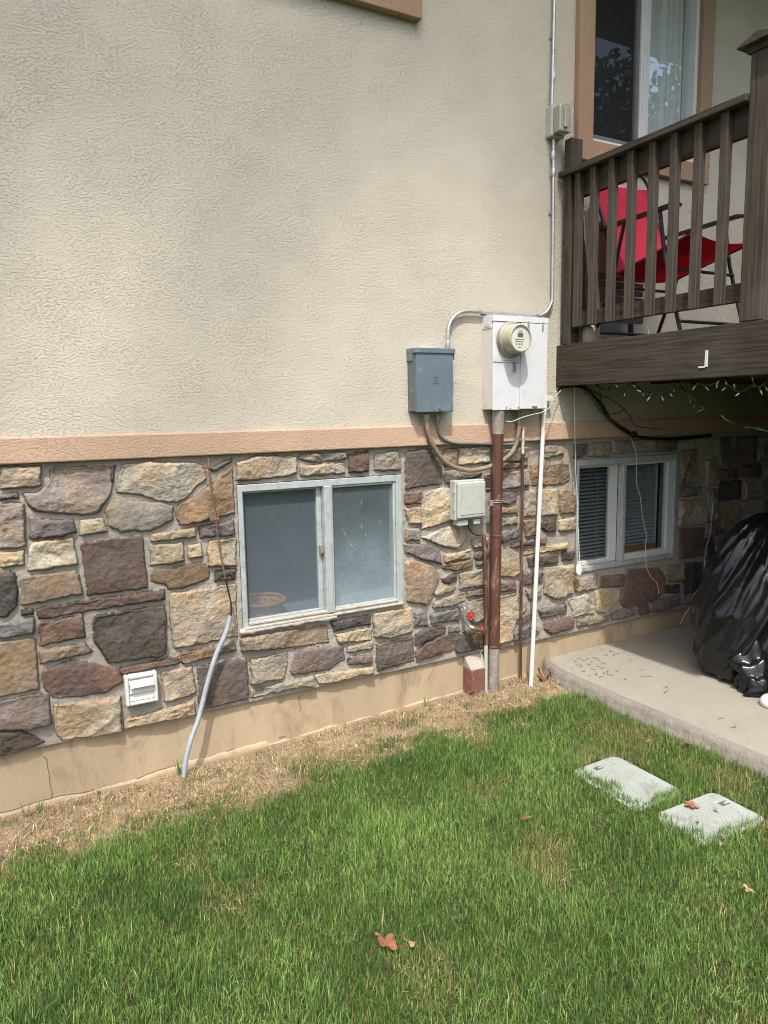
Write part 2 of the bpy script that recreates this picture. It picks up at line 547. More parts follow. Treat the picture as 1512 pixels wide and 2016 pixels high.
M_meter = paint("meter_ring_grey", lin(168, 162, 146, 0.8), 0.42, 0.35, var=0.08)
M_metercase = paint("meter_case_beige", lin(190, 187, 160, 0.62), 0.3, var=0.04)
M_dial = paint("meter_dial", lin(222, 224, 210, 0.8), 0.35, var=0.02)
M_lcd = paint("meter_display", lin(104, 112, 96, 0.8), 0.3, var=0.05)
M_print = paint("dial_print", lin(140, 142, 132, 0.8), 0.5)
M_soffit = paint("soffit_paint", lin(190, 178, 158, 0.8), 0.9)
M_shingle = paint("roof_shingles", lin(96, 88, 80, 0.7), 0.95, var=0.25, vscale=12, bmp=0.5, bscale=30)
M_fence = wood("fence_timber", lin(150, 120, 88, 0.7), 'z')
M_bark = paint("bark", lin(98, 84, 70, 0.7), 0.95, var=0.3, vscale=6, bmp=0.9, bscale=18, bdist=0.02, stretch=(1, 1, 0.3))

# bubble cover: cloudy clear plastic
M_bubble, _t, _p = new_mat("cloudy_clear_plastic")
_p.inputs['Base Color'].default_value = lin(176, 174, 156, 0.85)
_p.inputs['Roughness'].default_value = 0.25
_p.inputs['Transmission Weight'].default_value = 0.25
_p.inputs['Coat Weight'].default_value = 0.4

# black polythene
M_poly, _t, _p = new_mat("black_polythene")
_p.inputs['Base Color'].default_value = (0.008, 0.008, 0.009, 1)
_p.inputs['Roughness'].default_value = 0.15
_p.inputs['Specular IOR Level'].default_value = 0.36
_h = noise(_t, 1.0, 5, 0.6, 1.5, stretch=(6, 6, 4))
_h2 = noise(_t, 38, 3, 0.6, 1.0)
_t.links.new(bump(_t, _h2, 0.15, 0.004, bump(_t, _h, 0.45, 0.014)), _p.inputs['Normal'])

# ------------------------------------------------------------------ ground
WALLZ = [(-5.0, -0.09), (-2.85, -0.067), (-2.0, -0.057), (-1.2, -0.03), (-0.09, 0.0), (0.42, 0.03), (2.0, 0.03)]


def wall_z(x):
    return np.interp(x, [a for a, b in WALLZ], [b for a, b in WALLZ])


def ground_z(x, y):
    x = np.asarray(x, float); y = np.asarray(y, float)
    wgt = np.exp(-np.clip(-y, 0, 50) / 0.55)
    bumpy = 0.010 * fbm(x * 1.7, y * 1.7, 3, 3) + 0.004 * fbm(x * 9, y * 9, 5, 3)
    return wall_z(x) * wgt + bumpy * np.clip((-y) / 0.15, 0.3, 1)


def axis_pts(lo, hi, fine, far):
    c = list(np.arange(lo, hi, fine))
    a = lo; s = fine
    left = []
    while a > -far:
        s *= 1.5; a -= s; left.append(a)
    b = c[-1]; s = fine; right = []
    while b < far:
        s *= 1.5; b += s; right.append(b)
    return np.array(left[::-1] + c + right)


gx = axis_pts(-4.5, 2.6, 0.02, 70); gy = axis_pts(-4.2, 0.05, 0.02, 70)
GX, GY = np.meshgrid(gx, gy)
GZ = ground_z(GX, GY)
GZ = np.where(np.hypot(GX, GY) > 6, 0.0, GZ)
GZ = np.where(GX > 0.45, np.minimum(GZ, 0.0) - 0.01, GZ)

BND = [(-5, 0.5), (-2.86, 0.56), (-2.47, 0.46), (-2.06, 0.54), (-1.57, 0.52), (-1.27, 0.46), (-0.78, 0.41), (-0.31, 0.48), (0.08, 0.46), (0.3, 0.6), (2, 0.6)]


def lawn_fac(x, y):
    """0 in the bare dry strip along the wall, 1 in the lawn."""
    b = np.interp(x, [p[0] for p in BND], [p[1] for p in BND])
    d = (-y) - b + 0.24 * fbm(x * 3.4, y * 3.4, 8, 4) + 0.07 * perlin(x * 17, y * 17, 2)
    return np.clip((d + 0.05) / 0.30 + 0.5, 0, 1)


def dry_fac(x, y):
    """1 where the lawn has gone yellow."""
    n = 0.5 + 0.75 * fbm(x * 2.3, y * 2.3, 21, 4)
    m = 0.5 + 0.8 * fbm(x * 0.9, y * 0.9, 33, 2)
    f = np.clip((n - 0.72) * 1.8, 0, 0.8) * np.clip(m + 0.25, 0, 1)
    # worn ring round the valve lids and along the slab
    for (cx, cy, r) in ((-0.2, -1.1, 0.16), (0.15, -1.55, 0.12), (0.1, -1.0, 0.16), (0.05, -0.85, 0.14)):
        f = np.maximum(f, np.clip(1.2 - np.hypot(x - cx, y - cy) / r, 0, 0.65))
    return f


lf = lawn_fac(GX, GY)
m1 = fbm(GX * 3, GY * 3, 41, 4)[..., None]; m2 = fbm(GX * 14, GY * 14, 42, 3)[..., None]
soil = np.array(lin(182, 160, 132, 0.56)[:3]) * (1 + 0.22 * m1 + 0.18 * m2)
under = np.array(lin(92, 92, 52, 0.5)[:3]) * (1 + 0.3 * m1)
gcol = soil * (1 - lf[..., None]) + under * lf[..., None]
far = np.clip((np.hypot(GX + 1.5, GY + 1.5) - 3.5) / 2.5, 0, 1)[..., None]
gcol = gcol * (1 - far) + np.array([0.045, 0.075, 0.02]) * far
M_ground = attr_mat("earth", bmps=((35, 0.8, 0.02), (160, 0.8, 0.006)), speck=0.35)
g_o, used = grid_mesh("ground", np.stack([GX, GY, GZ], -1).reshape(-1, 3), len(gx), len(gy), M_ground)
set_col(g_o.data, np.clip(gcol.reshape(-1, 3)[used], 0, 1))
g_o['kind'] = 'structure'

# ------------------------------------------------------------------ patio slab
EDGE = [(0.40, 0.03), (0.352, -0.05), (0.322, -0.16), (0.308, -0.35), (0.308, -0.7), (0.318, -0.86), (0.320, -1.14), (0.320, -1.4), (0.325, -1.6), (0.34, -2.3)]
ey = np.arange(0.03, -2.3, -0.012)
ex = np.interp(-ey, [-p[1] for p in EDGE], [p[0] for p in EDGE]) + 0.003 * fbm(ey * 9, ey * 0, 3, 4)
SLZ = 0.085
v = []; f = []
prof = [(-0.035, -0.08), (-0.035, 0.0), (-0.02, 0.035), (-0.008, 0.06), (-0.001, 0.078), (0.014, SLZ), (0.06, SLZ + 0.001)]
k = len(prof)
for i, (x, y) in enumerate(zip(ex, ey)):
    for j, (dx, z) in enumerate(prof):
        r = 0.006 * float(fbm(np.array(y * 15), np.array(z * 40), 4, 4)) if j < 5 else 0.0
        v.append((x + dx + r - (0.012 if j < 2 else 0), y, z + (r * 0.3 if j < 5 else 0)))
for i in range(len(ex) - 1):
    for j in range(k - 1):
        f.append((i * k + j, i * k + j + 1, (i + 1) * k + j + 1, (i + 1) * k + j))
pe = MB(); pe.add(v, f, True)
slab_root = pe.build("patio_slab", M_concside)
slab_root['kind'] = 'structure'
top = MB()
tv = []; tf = []
for i, (x, y) in enumerate(zip(ex, ey)):
    tv += [(x + 0.02, y, SLZ - 0.0008), (x + 0.06, y, SLZ + 0.0015), (5.0, y, SLZ + 0.004)]
for i in range(len(ex) - 1):
    tf += [(i * 3 + j, i * 3 + j + 1, i * 3 + j + 4, i * 3 + j + 3) for j in range(2)]
top.add(tv, tf, True)
po = top.build("slab_top", M_concrete, slab_root)

# ------------------------------------------------------------------ house
house = thing("house", "cream stucco house wall above a stone base", "house", (-1.0, 0.0, 0.0))
XL, XR, ZT = -5.2, 4.6, 5.35
Z0, Z1, Z2 = 0.235, 1.547, 1.661        # stone foot, band foot, band top
W1 = (-1.667, -0.700, 0.632, 1.388)     # basement window: x0 x1 z0 z1
W2 = (0.645, 1.622, 0.645, 1.404)       # window under the deck
W3 = (0.677, 1.652, 3.385, 4.85)        # window above the deck
W4 = (-1.95, -0.69, 3.915, 5.1)         # upper window, only its trim shows


def wall_with_holes(name, mat, x0, x1, z0, z1, holes, y, ret, parent):
    """Wall face with rectangular openings and their reveals."""
    xs = sorted({x0, x1, *[h[0] for h in holes], *[h[1] for h in holes]})
    zs = sorted({z0, z1, *[h[2] for h in holes], *[h[3] for h in holes]})
    b = MB()
    for i in range(len(xs) - 1):
        for j in range(len(zs) - 1):
            cx, cz = (xs[i] + xs[i + 1]) / 2, (zs[j] + zs[j + 1]) / 2
            if any(h[0] < cx < h[1] and h[2] < cz < h[3] for h in holes):
                continue
            b.add([(xs[i], y, zs[j]), (xs[i + 1], y, zs[j]), (xs[i + 1], y, zs[j + 1]), (xs[i], y, zs[j + 1])], [(0, 1, 2, 3)])
    for h in holes:
        a, c, d, e = h
        b.add([(a, y, d), (c, y, d), (c, y, e), (a, y, e), (a, ret, d), (c, ret, d), (c, ret, e), (a, ret, e)],
              [(0, 4, 5, 1), (1, 5, 6, 2), (2, 6, 7, 3), (3, 7, 4, 0)])
    bm_o = b.build(name, mat, parent)
    return bm_o


wall_with_holes("stucco_wall", M_stucco, XL, XR, Z2 - 0.02, ZT, [W3, W4], 0.0, 0.12, house)
bd = MB(); bd.box((XL, -0.02, Z1), (XR, 0.05, Z2)); bd.build("trim_band", M_band, house, bevel=0.006)
fo = MB()
fx = np.arange(XL, XR, 0.06)
fo.add([(x, 0.034 + 0.003 * float(perlin(np.array(x * 3), np.array(z * 4), 2)), z) for x in fx for z in (-0.4, -0.02, 0.06, 0.15, Z0 + 0.03)],
       [(i * 5 + j, (i + 1) * 5 + j, (i + 1) * 5 + j + 1, i * 5 + j + 1) for i in range(len(fx) - 1) for j in range(4)], True)
fo.build("foundation", M_found, house)
# thin cracked skim along the foot of the foundation
fl = MB(); lv = []; lfc = []
lx = np.arange(-4.2, 0.36, 0.012)
for x in lx:
    top_z = float(wall_z(x)) + (0.022 if x < -1.55 else 0.004) + 0.016 * float(fbm(np.array(x * 5), np.array(0.3), 12, 4))
    out = 0.005 + 0.004 * float(fbm(np.array(x * 8), np.array(1.3), 15, 3))
    lv += [(x, 0.036, top_z), (x, 0.030 - out * 0.3, top_z - 0.003), (x, 0.030 - out, top_z - 0.02), (x, 0.02 - out, -0.3)]
for i in range(len(lx) - 1):
    lfc += [(i * 4 + j, (i + 1) * 4 + j, (i + 1) * 4 + j + 1, i * 4 + j + 1) for j in range(3)]
fl.add(lv, lfc, True); fl.build("foundation_skim", M_found, house)

M_crack = paint("crack_shadow", lin(156, 134, 106, 0.5), 0.95)
for pts_c in ([(-2.652, 0.031, 0.181), (-2.634, 0.031, 0.161), (-2.635, 0.031, 0.121), (-2.629, 0.031, 0.081), (-2.631, 0.031, 0.031), (-2.623, 0.031, -0.010), (-2.632, 0.031, -0.046), (-2.626, 0.031, -0.081)], [(-0.700, 0.031, 0.210), (-0.701, 0.031, 0.178), (-0.705, 0.031, 0.138)], [(-1.358, 0.031, 0.204), (-1.365, 0.031, 0.170), (-1.354, 0.031, 0.132), (-1.361, 0.031, 0.110)]):
    b = MB(); b.tube(pts_c, 0.0011, 5); b.build("crack", M_crack, house)

seg = []
for x in np.arange(-2.95, -1.45, 0.012):
    tz = float(wall_z(x)) + 0.022 + 0.016 * float(fbm(np.array(x * 5), np.array(0.3), 12, 4)) * 0.9
    if float(perlin(np.array(x * 4), np.array(5.0), 3)) > -0.22:
        seg.append((x, 0.030, tz + 0.002))
    elif len(seg) > 2:
        b = MB(); b.tube(seg, 0.0017, 5); b.build("crack", M_crack, house); seg = []
    else:
        seg = []
if len(seg) > 2:
    b = MB(); b.tube(seg, 0.0017, 5); b.build("crack", M_crack, house)

# ---- stone veneer: measured outline of every stone, in millimetres (x z x z ...)
STONES = """
T r -2720 1533 -2559 1532 -2563 1443 -2727 1439
PT r -2515 1522 -2271 1517 -2265 1443 -2259 1419 -2292 1359 -2329 1307 -2398 1297 -2517 1315 -2594 1330 -2622 1361 -2638 1414 -2574 1417 -2526 1467
B r -2269 1513 -2245 1520 -2257 1438 -2269 1449
L r -2215 1518 -2101 1528 -1871 1513 -1834 1495 -1817 1427 -1868 1402 -1912 1351 -1970 1326 -2050 1336 -2141 1371 -2246 1391 -2244 1418
G r -1792 1463 -1806 1485 -1685 1525 -1681 1512 -1765 1466
O r -1972 1302 -1819 1390 -1686 1487 -1685 1245 -1878 1215 -1960 1214 -1979 1245
G r -2729 1417 -2657 1419 -2652 1397 -2731 1391
PT r -2732 1377 -2638 1373 -2643 1175 -2748 1178
GT s -2294 1335 -2263 1360 -2203 1352 -2019 1322 -1984 1303 -1999 1238 -2105 1195 -2243 1204 -2293 1240 -2306 1313
GP r -2623 1305 -2519 1284 -2442 1281 -2432 1222 -2489 1208 -2627 1211
Y r -2417 1275 -2316 1278 -2295 1209 -2423 1202
T r -2106 1178 -1887 1195 -1886 1144 -2108 1142
P r -1871 1197 -1691 1211 -1690 1133 -1870 1138
L r -2617 1198 -2448 1197 -2435 1074 -2556 1065 -2651 1065 -2633 1166
Y r -2749 1164 -2654 1161 -2656 1093 -2755 1093
B f -2418 1170 -2141 1178 -2133 918 -2406 919
Y r -2109 1126 -1953 1126 -1950 1025 -2115 1028
Y r -1929 1107 -1867 1113 -1854 1039 -1929 1039
T r -1824 1121 -1686 1120 -1688 976 -1827 985 -1831 1062
OD s -2105 1002 -2013 1003 -1880 1017 -1826 993 -1830 925 -1962 891 -2035 892 -2054 924 -2116 953
D r -1802 960 -1693 964 -1696 907 -1801 908
D r -2796 1072 -2698 1071 -2694 983 -2700 915 -2747 868 -2812 871
OB f -2676 1042 -2444 1047 -2423 930 -2683 912
D r -2685 890 -2641 891 -2639 863 -2690 867
B r -2627 892 -2055 899 -2054 853 -2400 842 -2617 836
G r -2814 848 -2640 852 -2639 777 -2820 773
R r -2619 817 -2430 831 -2431 722 -2623 712
DB r -2380 819 -2055 823 -2061 590 -2095 566 -2336 578 -2395 700 -2394 781
T r -2028 874 -1697 881 -1697 601 -2028 593 -2038 766
OB r -2625 692 -2432 694 -2399 643 -2629 629
OD r -1996 565 -1721 574 -1705 530 -1983 506 -2003 527
OB f -2821 759 -2654 758 -2638 743 -2642 513 -2841 508
R s -2629 583 -2575 608 -2496 621 -2424 600 -2286 532 -2278 471 -2353 437 -2457 438 -2586 453 -2621 509
R r -2281 544 -2014 553 -2003 512 -2280 510
T r -2091 485 -1942 487 -1928 342 -2035 325 -2088 333
PB f -1917 482 -1657 478 -1654 252 -1920 251
GP r -2843 485 -2640 493 -2600 464 -2599 334 -2680 329 -2853 358
T r -2585 421 -2294 407 -2298 221 -2457 234 -2566 244 -2593 308
T r -2287 278 -1939 305 -1934 228 -2285 235
DB r -2855 339 -2815 345 -2715 325 -2637 253 -2770 230 -2864 230
T r -1663 1507 -1539 1532 -1340 1523 -1339 1436 -1386 1419 -1640 1407 -1667 1412
GT r -1327 1530 -1058 1535 -1041 1489 -1230 1482 -1324 1502
T r -1325 1471 -1055 1473 -1052 1416 -1319 1411
B r -1036 1518 -910 1529 -908 1416 -1034 1415
GT r -873 1510 -717 1529 -699 1413 -874 1418
OB r -1685 592 -1195 585 -1180 479 -1456 494 -1685 518
D r -1168 598 -917 598 -913 540 -1151 539
Y r -1147 521 -909 517 -910 445 -1120 464
Y r -902 604 -650 602 -642 450 -796 439 -895 461
GT r -1634 464 -1431 472 -1429 413 -1462 326 -1640 329
P s -1378 476 -1097 447 -1086 366 -1185 323 -1401 331 -1413 359
GT r -1070 433 -905 440 -901 394 -1070 398
P r -1071 372 -912 360 -908 310 -1068 327
PB r -886 419 -632 416 -628 271 -880 255
GT r -1645 297 -1286 308 -1270 244 -1377 258 -1643 255
Y r -1277 306 -909 292 -900 250 -1178 243 -1252 249
PB f -672 1510 -571 1532 -425 1517 -421 1318 -675 1303
R r -676 1286 -563 1283 -569 1208 -682 1217
T r -682 1191 -575 1195 -571 1093 -658 1096
Y r -548 1264 -459 1293 -346 1290 -342 1100 -450 1073 -571 1057 -570 1146
GT r -679 1076 -576 1067 -582 996 -680 1001
L r -572 1008 -418 1052 -265 1061 -248 971 -321 914 -429 944
GP r -690 985 -525 963 -440 908 -425 833 -568 877 -681 935
O f -682 873 -630 885 -473 821 -447 771 -507 641 -539 600 -675 638
OB r -415 1521 -313 1522 -319 1415 -415 1420
L r -307 1522 -73 1522 -73 1425 -308 1419
GT r -405 1393 -286 1395 -281 1341 -352 1309 -405 1321
R r -269 1367 -141 1378 -141 1341 -281 1336
PT r -113 1354 230 1367 238 1262 21 1252 -107 1256
Y r -408 891 -209 901 -209 850 -409 840
OD r -419 832 -203 840 -209 798 -321 779 -425 806
D r -431 742 -321 765 -316 722 -377 702 -426 722
GT r -299 767 -105 771 -105 661 -299 663
GT r -485 666 -409 702 -321 681 -366 658 -475 641
GT r -497 603 -410 627 -254 643 -254 586 -366 565 -492 574
T r -209 958 -83 964 -82 907 -197 905
P r -186 880 -82 888 -82 840 -186 833
G r -180 821 -88 822 -82 792 -175 792
G r -243 641 -105 646 -105 603 -243 603
GT r -243 575 -105 584 -99 447 -209 435 -249 509
G r -624 566 -540 567 -530 468 -625 475
G r -513 540 -300 545 -300 469 -509 479
D r -621 428 -530 464 -406 448 -400 409 -622 363
R r -622 321 -542 372 -411 392 -334 374 -329 292 -478 271 -612 259
DB r -328 359 -232 400 -104 340 -104 262 -232 255 -329 263
G r -378 444 -300 440 -300 393 -378 401
GT r 19 1499 234 1514 223 1434 139 1419 26 1434
P r 15 1238 147 1231 141 1172 69 1154 16 1163
OB r 10 1140 148 1138 148 1095 10 1097
GT r 10 1073 148 1071 149 1028 17 1021
P r 11 973 155 998 156 940 83 928 23 915
Y r 6 873 84 860 170 792 195 710 110 681 7 704
R r 7 665 134 663 141 598 8 597
Y r 8 568 147 578 210 559 230 466 149 398 101 265 4 262
T r 195 1236 288 1239 303 1063 191 1063
OB r 185 1044 303 1043 305 935 217 934
P r 95 907 388 917 389 872 96 878
Y r 206 856 565 863 566 817 206 817
DB r 232 795 488 796 489 735 245 734
T r 338 1231 478 1226 482 1052 341 1059
O r 498 1205 543 1242 631 1166 634 1055 501 1061
D r 341 1020 470 1028 471 948 394 946 342 981
T r 483 1017 648 1033 651 941 498 941
O r 248 1405 360 1409 566 1399 582 1279 517 1253 262 1265
GT r 358 1514 537 1508 525 1450 366 1432
T r 372 718 623 708 628 511 481 485 375 536
P r 189 701 360 700 361 619 196 621
D r 527 801 627 801 629 739 528 745
GT r 212 589 349 590 350 529 248 513
GP r 325 441 575 445 577 383 352 376
R s 379 341 604 357 653 318 648 266 446 247 379 300
G r 180 423 274 449 300 404 187 362
GP r 113 324 238 343 354 283 277 266 113 263
OB r 32 1418 223 1413 230 1384 32 1378
PB r 608 1510 729 1511 724 1441 617 1411
GT r 742 1510 944 1518 933 1421 752 1424
GT r 951 1523 1372 1519 1377 1434 961 1435
G r 1388 1518 1609 1516 1614 1429 1392 1433
T r 638 609 854 603 850 507 654 513
R r 883 588 1111 581 1099 501 886 513
R f 1139 610 1450 583 1535 505 1509 383 1336 328 1105 346 1073 400 1113 526
OB r 1547 583 1729 579 1719 453 1570 461
Y r 829 505 1077 493 1058 402 928 323 855 345
L r 587 470 752 489 825 414 834 338 645 340
D r 1530 437 1704 426 1699 362 1533 385
GP r 1391 343 1692 346 1705 274 1532 248 1403 262
B r 1259 317 1369 312 1371 255 1269 260
G r 987 314 1106 329 1228 322 1215 268 1004 257
OB r 666 316 988 298 974 261 674 261
OB r 1662 1427 1827 1432 1843 1178 1662 1145
G r 1654 1157 1896 1147 1883 1085 1666 1089
T r 1651 1063 1937 1053 1959 855 1662 871
PB f 1647 850 1951 838 1948 617 1684 624
D r 1737 583 1934 572 1939 359 1742 356
P r 1743 345 1949 345 1954 273 1747 268
T r 1935 1343 2234 1340 2249 1141 1948 1149
GT r 1967 1125 2215 1120 2232 883 1983 882
T r 2240 1142 2491 1138 2507 944 2255 952
P r 1984 870 2170 865 2178 758 1991 765
D r 1974 755 2170 741 2182 579 1968 591
D r 1987 566 2202 552 2211 431 1994 458
"""
SC = {'T': (190, 170, 136), 'L': (204, 192, 164), 'Y': (198, 178, 136), 'O': (168, 138, 100), 'OB': (158, 134, 102),
      'OD': (136, 112, 80), 'B': (112, 91, 78), 'PB': (114, 98, 86), 'P': (128, 113, 106), 'PT': (164, 148, 132),
      'G': (132, 128, 122), 'GT': (166, 154, 132), 'GP': (132, 120, 114), 'D': (90, 82, 76), 'DB': (98, 88, 76), 'R': (130, 100, 86)}
stones = []
for ln in STONES.strip().split('\n'):
    t = ln.split()
    p = np.array(t[2:], float).reshape(-1, 2) / 1000
    stones.append((t[0], t[1], p))
# ends of the wall beyond the measured stretch: coursed rubble of the same kinds
rs = random.Random(5)
kinds = list(SC)
for (xa, xb) in ((-3.9, -2.80), (2.07, 3.3)):
    z = Z0 + 0.01
    while z < Z1 - 0.06:
        hh = min(rs.uniform(0.10, 0.24), Z1 - 0.012 - z)
        x = xa
        while x < xb - 0.05:
            ww = min(rs.uniform(0.12, 0.38), xb - x)
            j = lambda: rs.uniform(-0.012, 0.012)
            stones.append((rs.choice(kinds), 'r', np.array([(x + .01 + j(), z + .01 + j()), (x + ww - .01 + j(), z + .01 + j()), (x + ww - .01 + j(), z + hh - .01 + j()), (x + .01 + j(), z + hh - .01 + j())])))
            x += ww
        z += hh
ST = 0.0045
vx = np.arange(-3.9, 3.3, ST); vz = np.append(np.arange(Z0, Z1 + 0.004, ST), Z1 + 0.006)
VX, VZ = np.meshgrid(vx, vz)
jx = VX + 0.0055 * fbm(VX * 22, VZ * 22, 51, 3); jz = VZ + 0.0055 * fbm(VX * 22, VZ * 22, 57, 3)
relief = np.full(VX.shape, 0.005) + 0.0022 * fbm(VX * 30, VZ * 30, 61, 4)
srough = np.zeros(VX.shape); scol = np.zeros(VX.shape + (3,)); sid = np.full(VX.shape, -1)


def sdist(px, pz, poly):
    """Signed distance to a polygon, positive inside."""
    d = np.full(px.shape, 1e9); ins = np.zeros(px.shape, bool)
    n = len(poly)
    for i in range(n):
        a = poly[i]; b = poly[(i + 1) % n]
        e = b - a; wx = px - a[0]; wz = pz - a[1]
        t = np.clip((wx * e[0] + wz * e[1]) / max(e @ e, 1e-9), 0, 1)
        d = np.minimum(d, np.hypot(wx - e[0] * t, wz - e[1] * t))
        c = ((a[1] <= pz) != (b[1] <= pz))
        with np.errstate(divide='ignore', invalid='ignore'):
            xi = a[0] + (pz - a[1]) * e[0] / (e[1] if abs(e[1]) > 1e-9 else 1e-9)
        ins ^= c & (px < xi)
    return np.where(ins, d, -d)


for si, (cn, kd, poly) in enumerate(stones):
    lo = poly.min(0) - 0.02; hi = poly.max(0) + 0.02
    i0, i1 = np.searchsorted(vx, [lo[0], hi[0]]); j0, j1 = np.searchsorted(vz, [lo[1], hi[1]])
    if i1 - i0 < 2 or j1 - j0 < 2:
        continue
    sl = (slice(j0, j1), slice(i0, i1))
    px, pz = jx[sl], jz[sl]
    d = sdist(px, pz, poly) + 0.001
    msk = d > 0
    H = rs.uniform(0.020, 0.029)
    cxm, czm = poly.mean(0)
    size = min(*(poly.max(0) - poly.min(0)))
    if kd == 's':
        sft = 0.05; rough_a = 0.004; tilt = 0.004
    elif kd == 'f':
        sft = 0.012; rough_a = 0.0035; tilt = 0.006
    else:
        sft = 0.014; rough_a = 0.0125; tilt = 0.010
    sft = min(sft, size * 0.45)
    s = np.clip(d / sft, 0, 1)
    prof_h = H * ((0.55 if kd == 's' else 0.78) * np.clip(d / 0.0055, 0, 1) + (0.45 if kd == 's' else 0.22) * np.sqrt(np.clip(1 - (1 - s) ** 2, 0, 1)))
    q = 1.0 / max(0.06, min(size, 0.2))
    ax = rs.uniform(-0.6, 0.6); ca, sa = math.cos(ax), math.sin(ax)
    ux = (VX[sl] * ca + VZ[sl] * sa); uz = (-VX[sl] * sa + VZ[sl] * ca)
    wx = ux + 0.03 * fbm(ux * 9, uz * 9, si + 3, 2); wz = uz + 0.03 * fbm(ux * 9, uz * 9, si + 9, 2)
    px2 = VX[sl] + 0.010 * fbm(VX[sl] * 16, VZ[sl] * 16, si + 40, 3); pz2 = VZ[sl] + 0.010 * fbm(VX[sl] * 16, VZ[sl] * 16, si + 45, 3)
    rid = 1 - np.abs(fbm(wx * q * 0.9, wz * q * 1.6, si, 3)) * 1.7
    stp = perlin(wx * q * 0.7, wz * q * 1.7, si + 31) * 3.0
    stp = (np.floor(stp) + np.clip((stp - np.floor(stp)) * 4, 0, 1)) / 3.0
    nf = 4 if kd == 'r' else 2
    fac = []
    for grp in range(2 if kd == 'r' else 1):
        lows = None
        for kf in range(nf):
            q0 = poly.min(0) + (poly.max(0) - poly.min(0)) * np.array([rs.random(), rs.random()])
            sl_ = {'r': 0.26, 's': 0.10, 'f': 0.05}[kd]
            pl_ = rs.uniform(0.0, 0.007) * (1 if kd == 'r' else 0.4) + (px2 - q0[0]) * rs.uniform(-sl_, sl_) + (pz2 - q0[1]) * rs.uniform(-sl_, sl_ * 0.8)
            lows = pl_ if lows is None else np.minimum(lows, pl_)
        fac.append(lows)
    facet = np.maximum(fac[0], fac[-1])
    facet = facet - np.percentile(facet[msk], 60) if msk.any() else facet
    rel = np.clip(facet, -0.016, 0.012) + rough_a * (0.25 * rid + 0.35 * stp) + 0.0026 * fbm(VX[sl] * 38, VZ[sl] * 38, si + 60, 4)
    rel += tilt * ((VX[sl] - cxm) / max(size, .1) * rs.uniform(-1, 1) + (VZ[sl] - czm) / max(size, .1) * rs.uniform(-1, 0.6)) * 0.5
    hgt = prof_h + rel * np.clip(d / 0.012, 0, 1)
    hgt = np.clip(hgt, 0.006 * np.clip(d / 0.005, 0, 1), 0.046)
    relief[sl] = np.where(msk, hgt, relief[sl])
    sid[sl] = np.where(msk, si, sid[sl])
    srough[sl] = np.where(msk, {'r': 1.0, 's': 0.5, 'f': 0.25}[kd], srough[sl])
    base = np.array(lin(*SC[cn], 0.72)[:3]); base = (base * 0.66 + base.mean() * 0.34 * np.array([1.06, 1.0, 0.92])) * 0.94 + 0.012
    blot = fbm(wx * 7, wz * 7, si + 70, 4); vein = fbm(wx * 18, wz * 34, si + 80, 4)
    tint = fbm(VX[sl] * 5, VZ[sl] * 5, si + 90, 3)
    c = base * (1 + rs.uniform(-0.1, 0.1)) * (1 + 0.30 * blot + 0.20 * vein)[..., None]
    warm = base * np.array([1.12, 0.95, 0.78]); cool = base * np.array([0.88, 0.92, 1.0])
    tw = np.clip(tint * 1.3 + rs.uniform(-0.1, 0.35), 0, 0.7)[..., None]
    tc2 = np.clip(-tint * 1.3 + rs.uniform(-0.1, 0.25), 0, 0.65)[..., None]
    c = c * (1 - tw) + warm * (1 + 0.2 * blot[..., None]) * tw
    c = c * (1 - tc2) + cool * (1 + 0.2 * vein[..., None]) * tc2
    scol[sl] = np.where(msk[..., None], c, scol[sl])
co = np.stack([VX, 0.02 - relief, VZ], -1).reshape(-1, 3)
ii = np.arange(VX.size).reshape(VX.shape)
quads = np.stack([ii[:-1, :-1], ii[:-1, 1:], ii[1:, 1:], ii[1:, :-1]], -1).reshape(-1, 4)
qc = co[quads].mean(1)
keep = np.ones(len(quads), bool)
for h in (W1, W2):
    keep &= ~((qc[:, 0] > h[0] - 0.002) & (qc[:, 0] < h[1] + 0.002) & (qc[:, 2] > h[2] - 0.002) & (qc[:, 2] < h[3] + 0.002))
quads = quads[keep]
is_stone = (sid.reshape(-1)[quads] >= 0).any(1)
house_m = Matrix.Translation(-house.location)
off = np.array(house.location)
sv, used = grid_mesh("stone_veneer", co - off, 0, 0, M_stone, house, faces=quads[is_stone])
c = np.clip(scol.reshape(-1, 3)[used], 0.005, 0.9)
# vertices at the joint have no stone colour of their own: take the mortar's
mort = np.array(lin(168, 160, 147, 0.72)[:3])
c = np.where((sid.reshape(-1)[used] < 0)[:, None], mort, c)
set_col(sv.data, c, alpha=srough.reshape(-1)[used])
mo, used = grid_mesh("mortar_bed", co - off, 0, 0, M_mortar, house, faces=quads[~is_stone])
# back of the sheet: closes the wall ends and reveals of the two lower windows
bk = MB()
bk.box((XL, 0.028, Z0), (-3.9, 0.05, Z1)); bk.box((3.3, 0.028, Z0), (XR, 0.05, Z1))
bk.box((-3.9, 0.016, Z0 - 0.004), (3.3, 0.04, Z0 - 0.0005))
bk.build("veneer_edge", M_mortar, house)
for a, cc, d, e in (W1, W2):
    rv = MB(); rv.add([(a, 0.012, d), (cc, 0.012, d), (cc, 0.012, e), (a, 0.012, e), (a, 0.16, d), (cc, 0.16, d), (cc, 0.16, e), (a, 0.16, e)],
           [(0, 4, 5, 1), (1, 5, 6, 2), (2, 6, 7, 3), (3, 7, 4, 0)])
    rv.build("window_reveal", M_mortar, house)
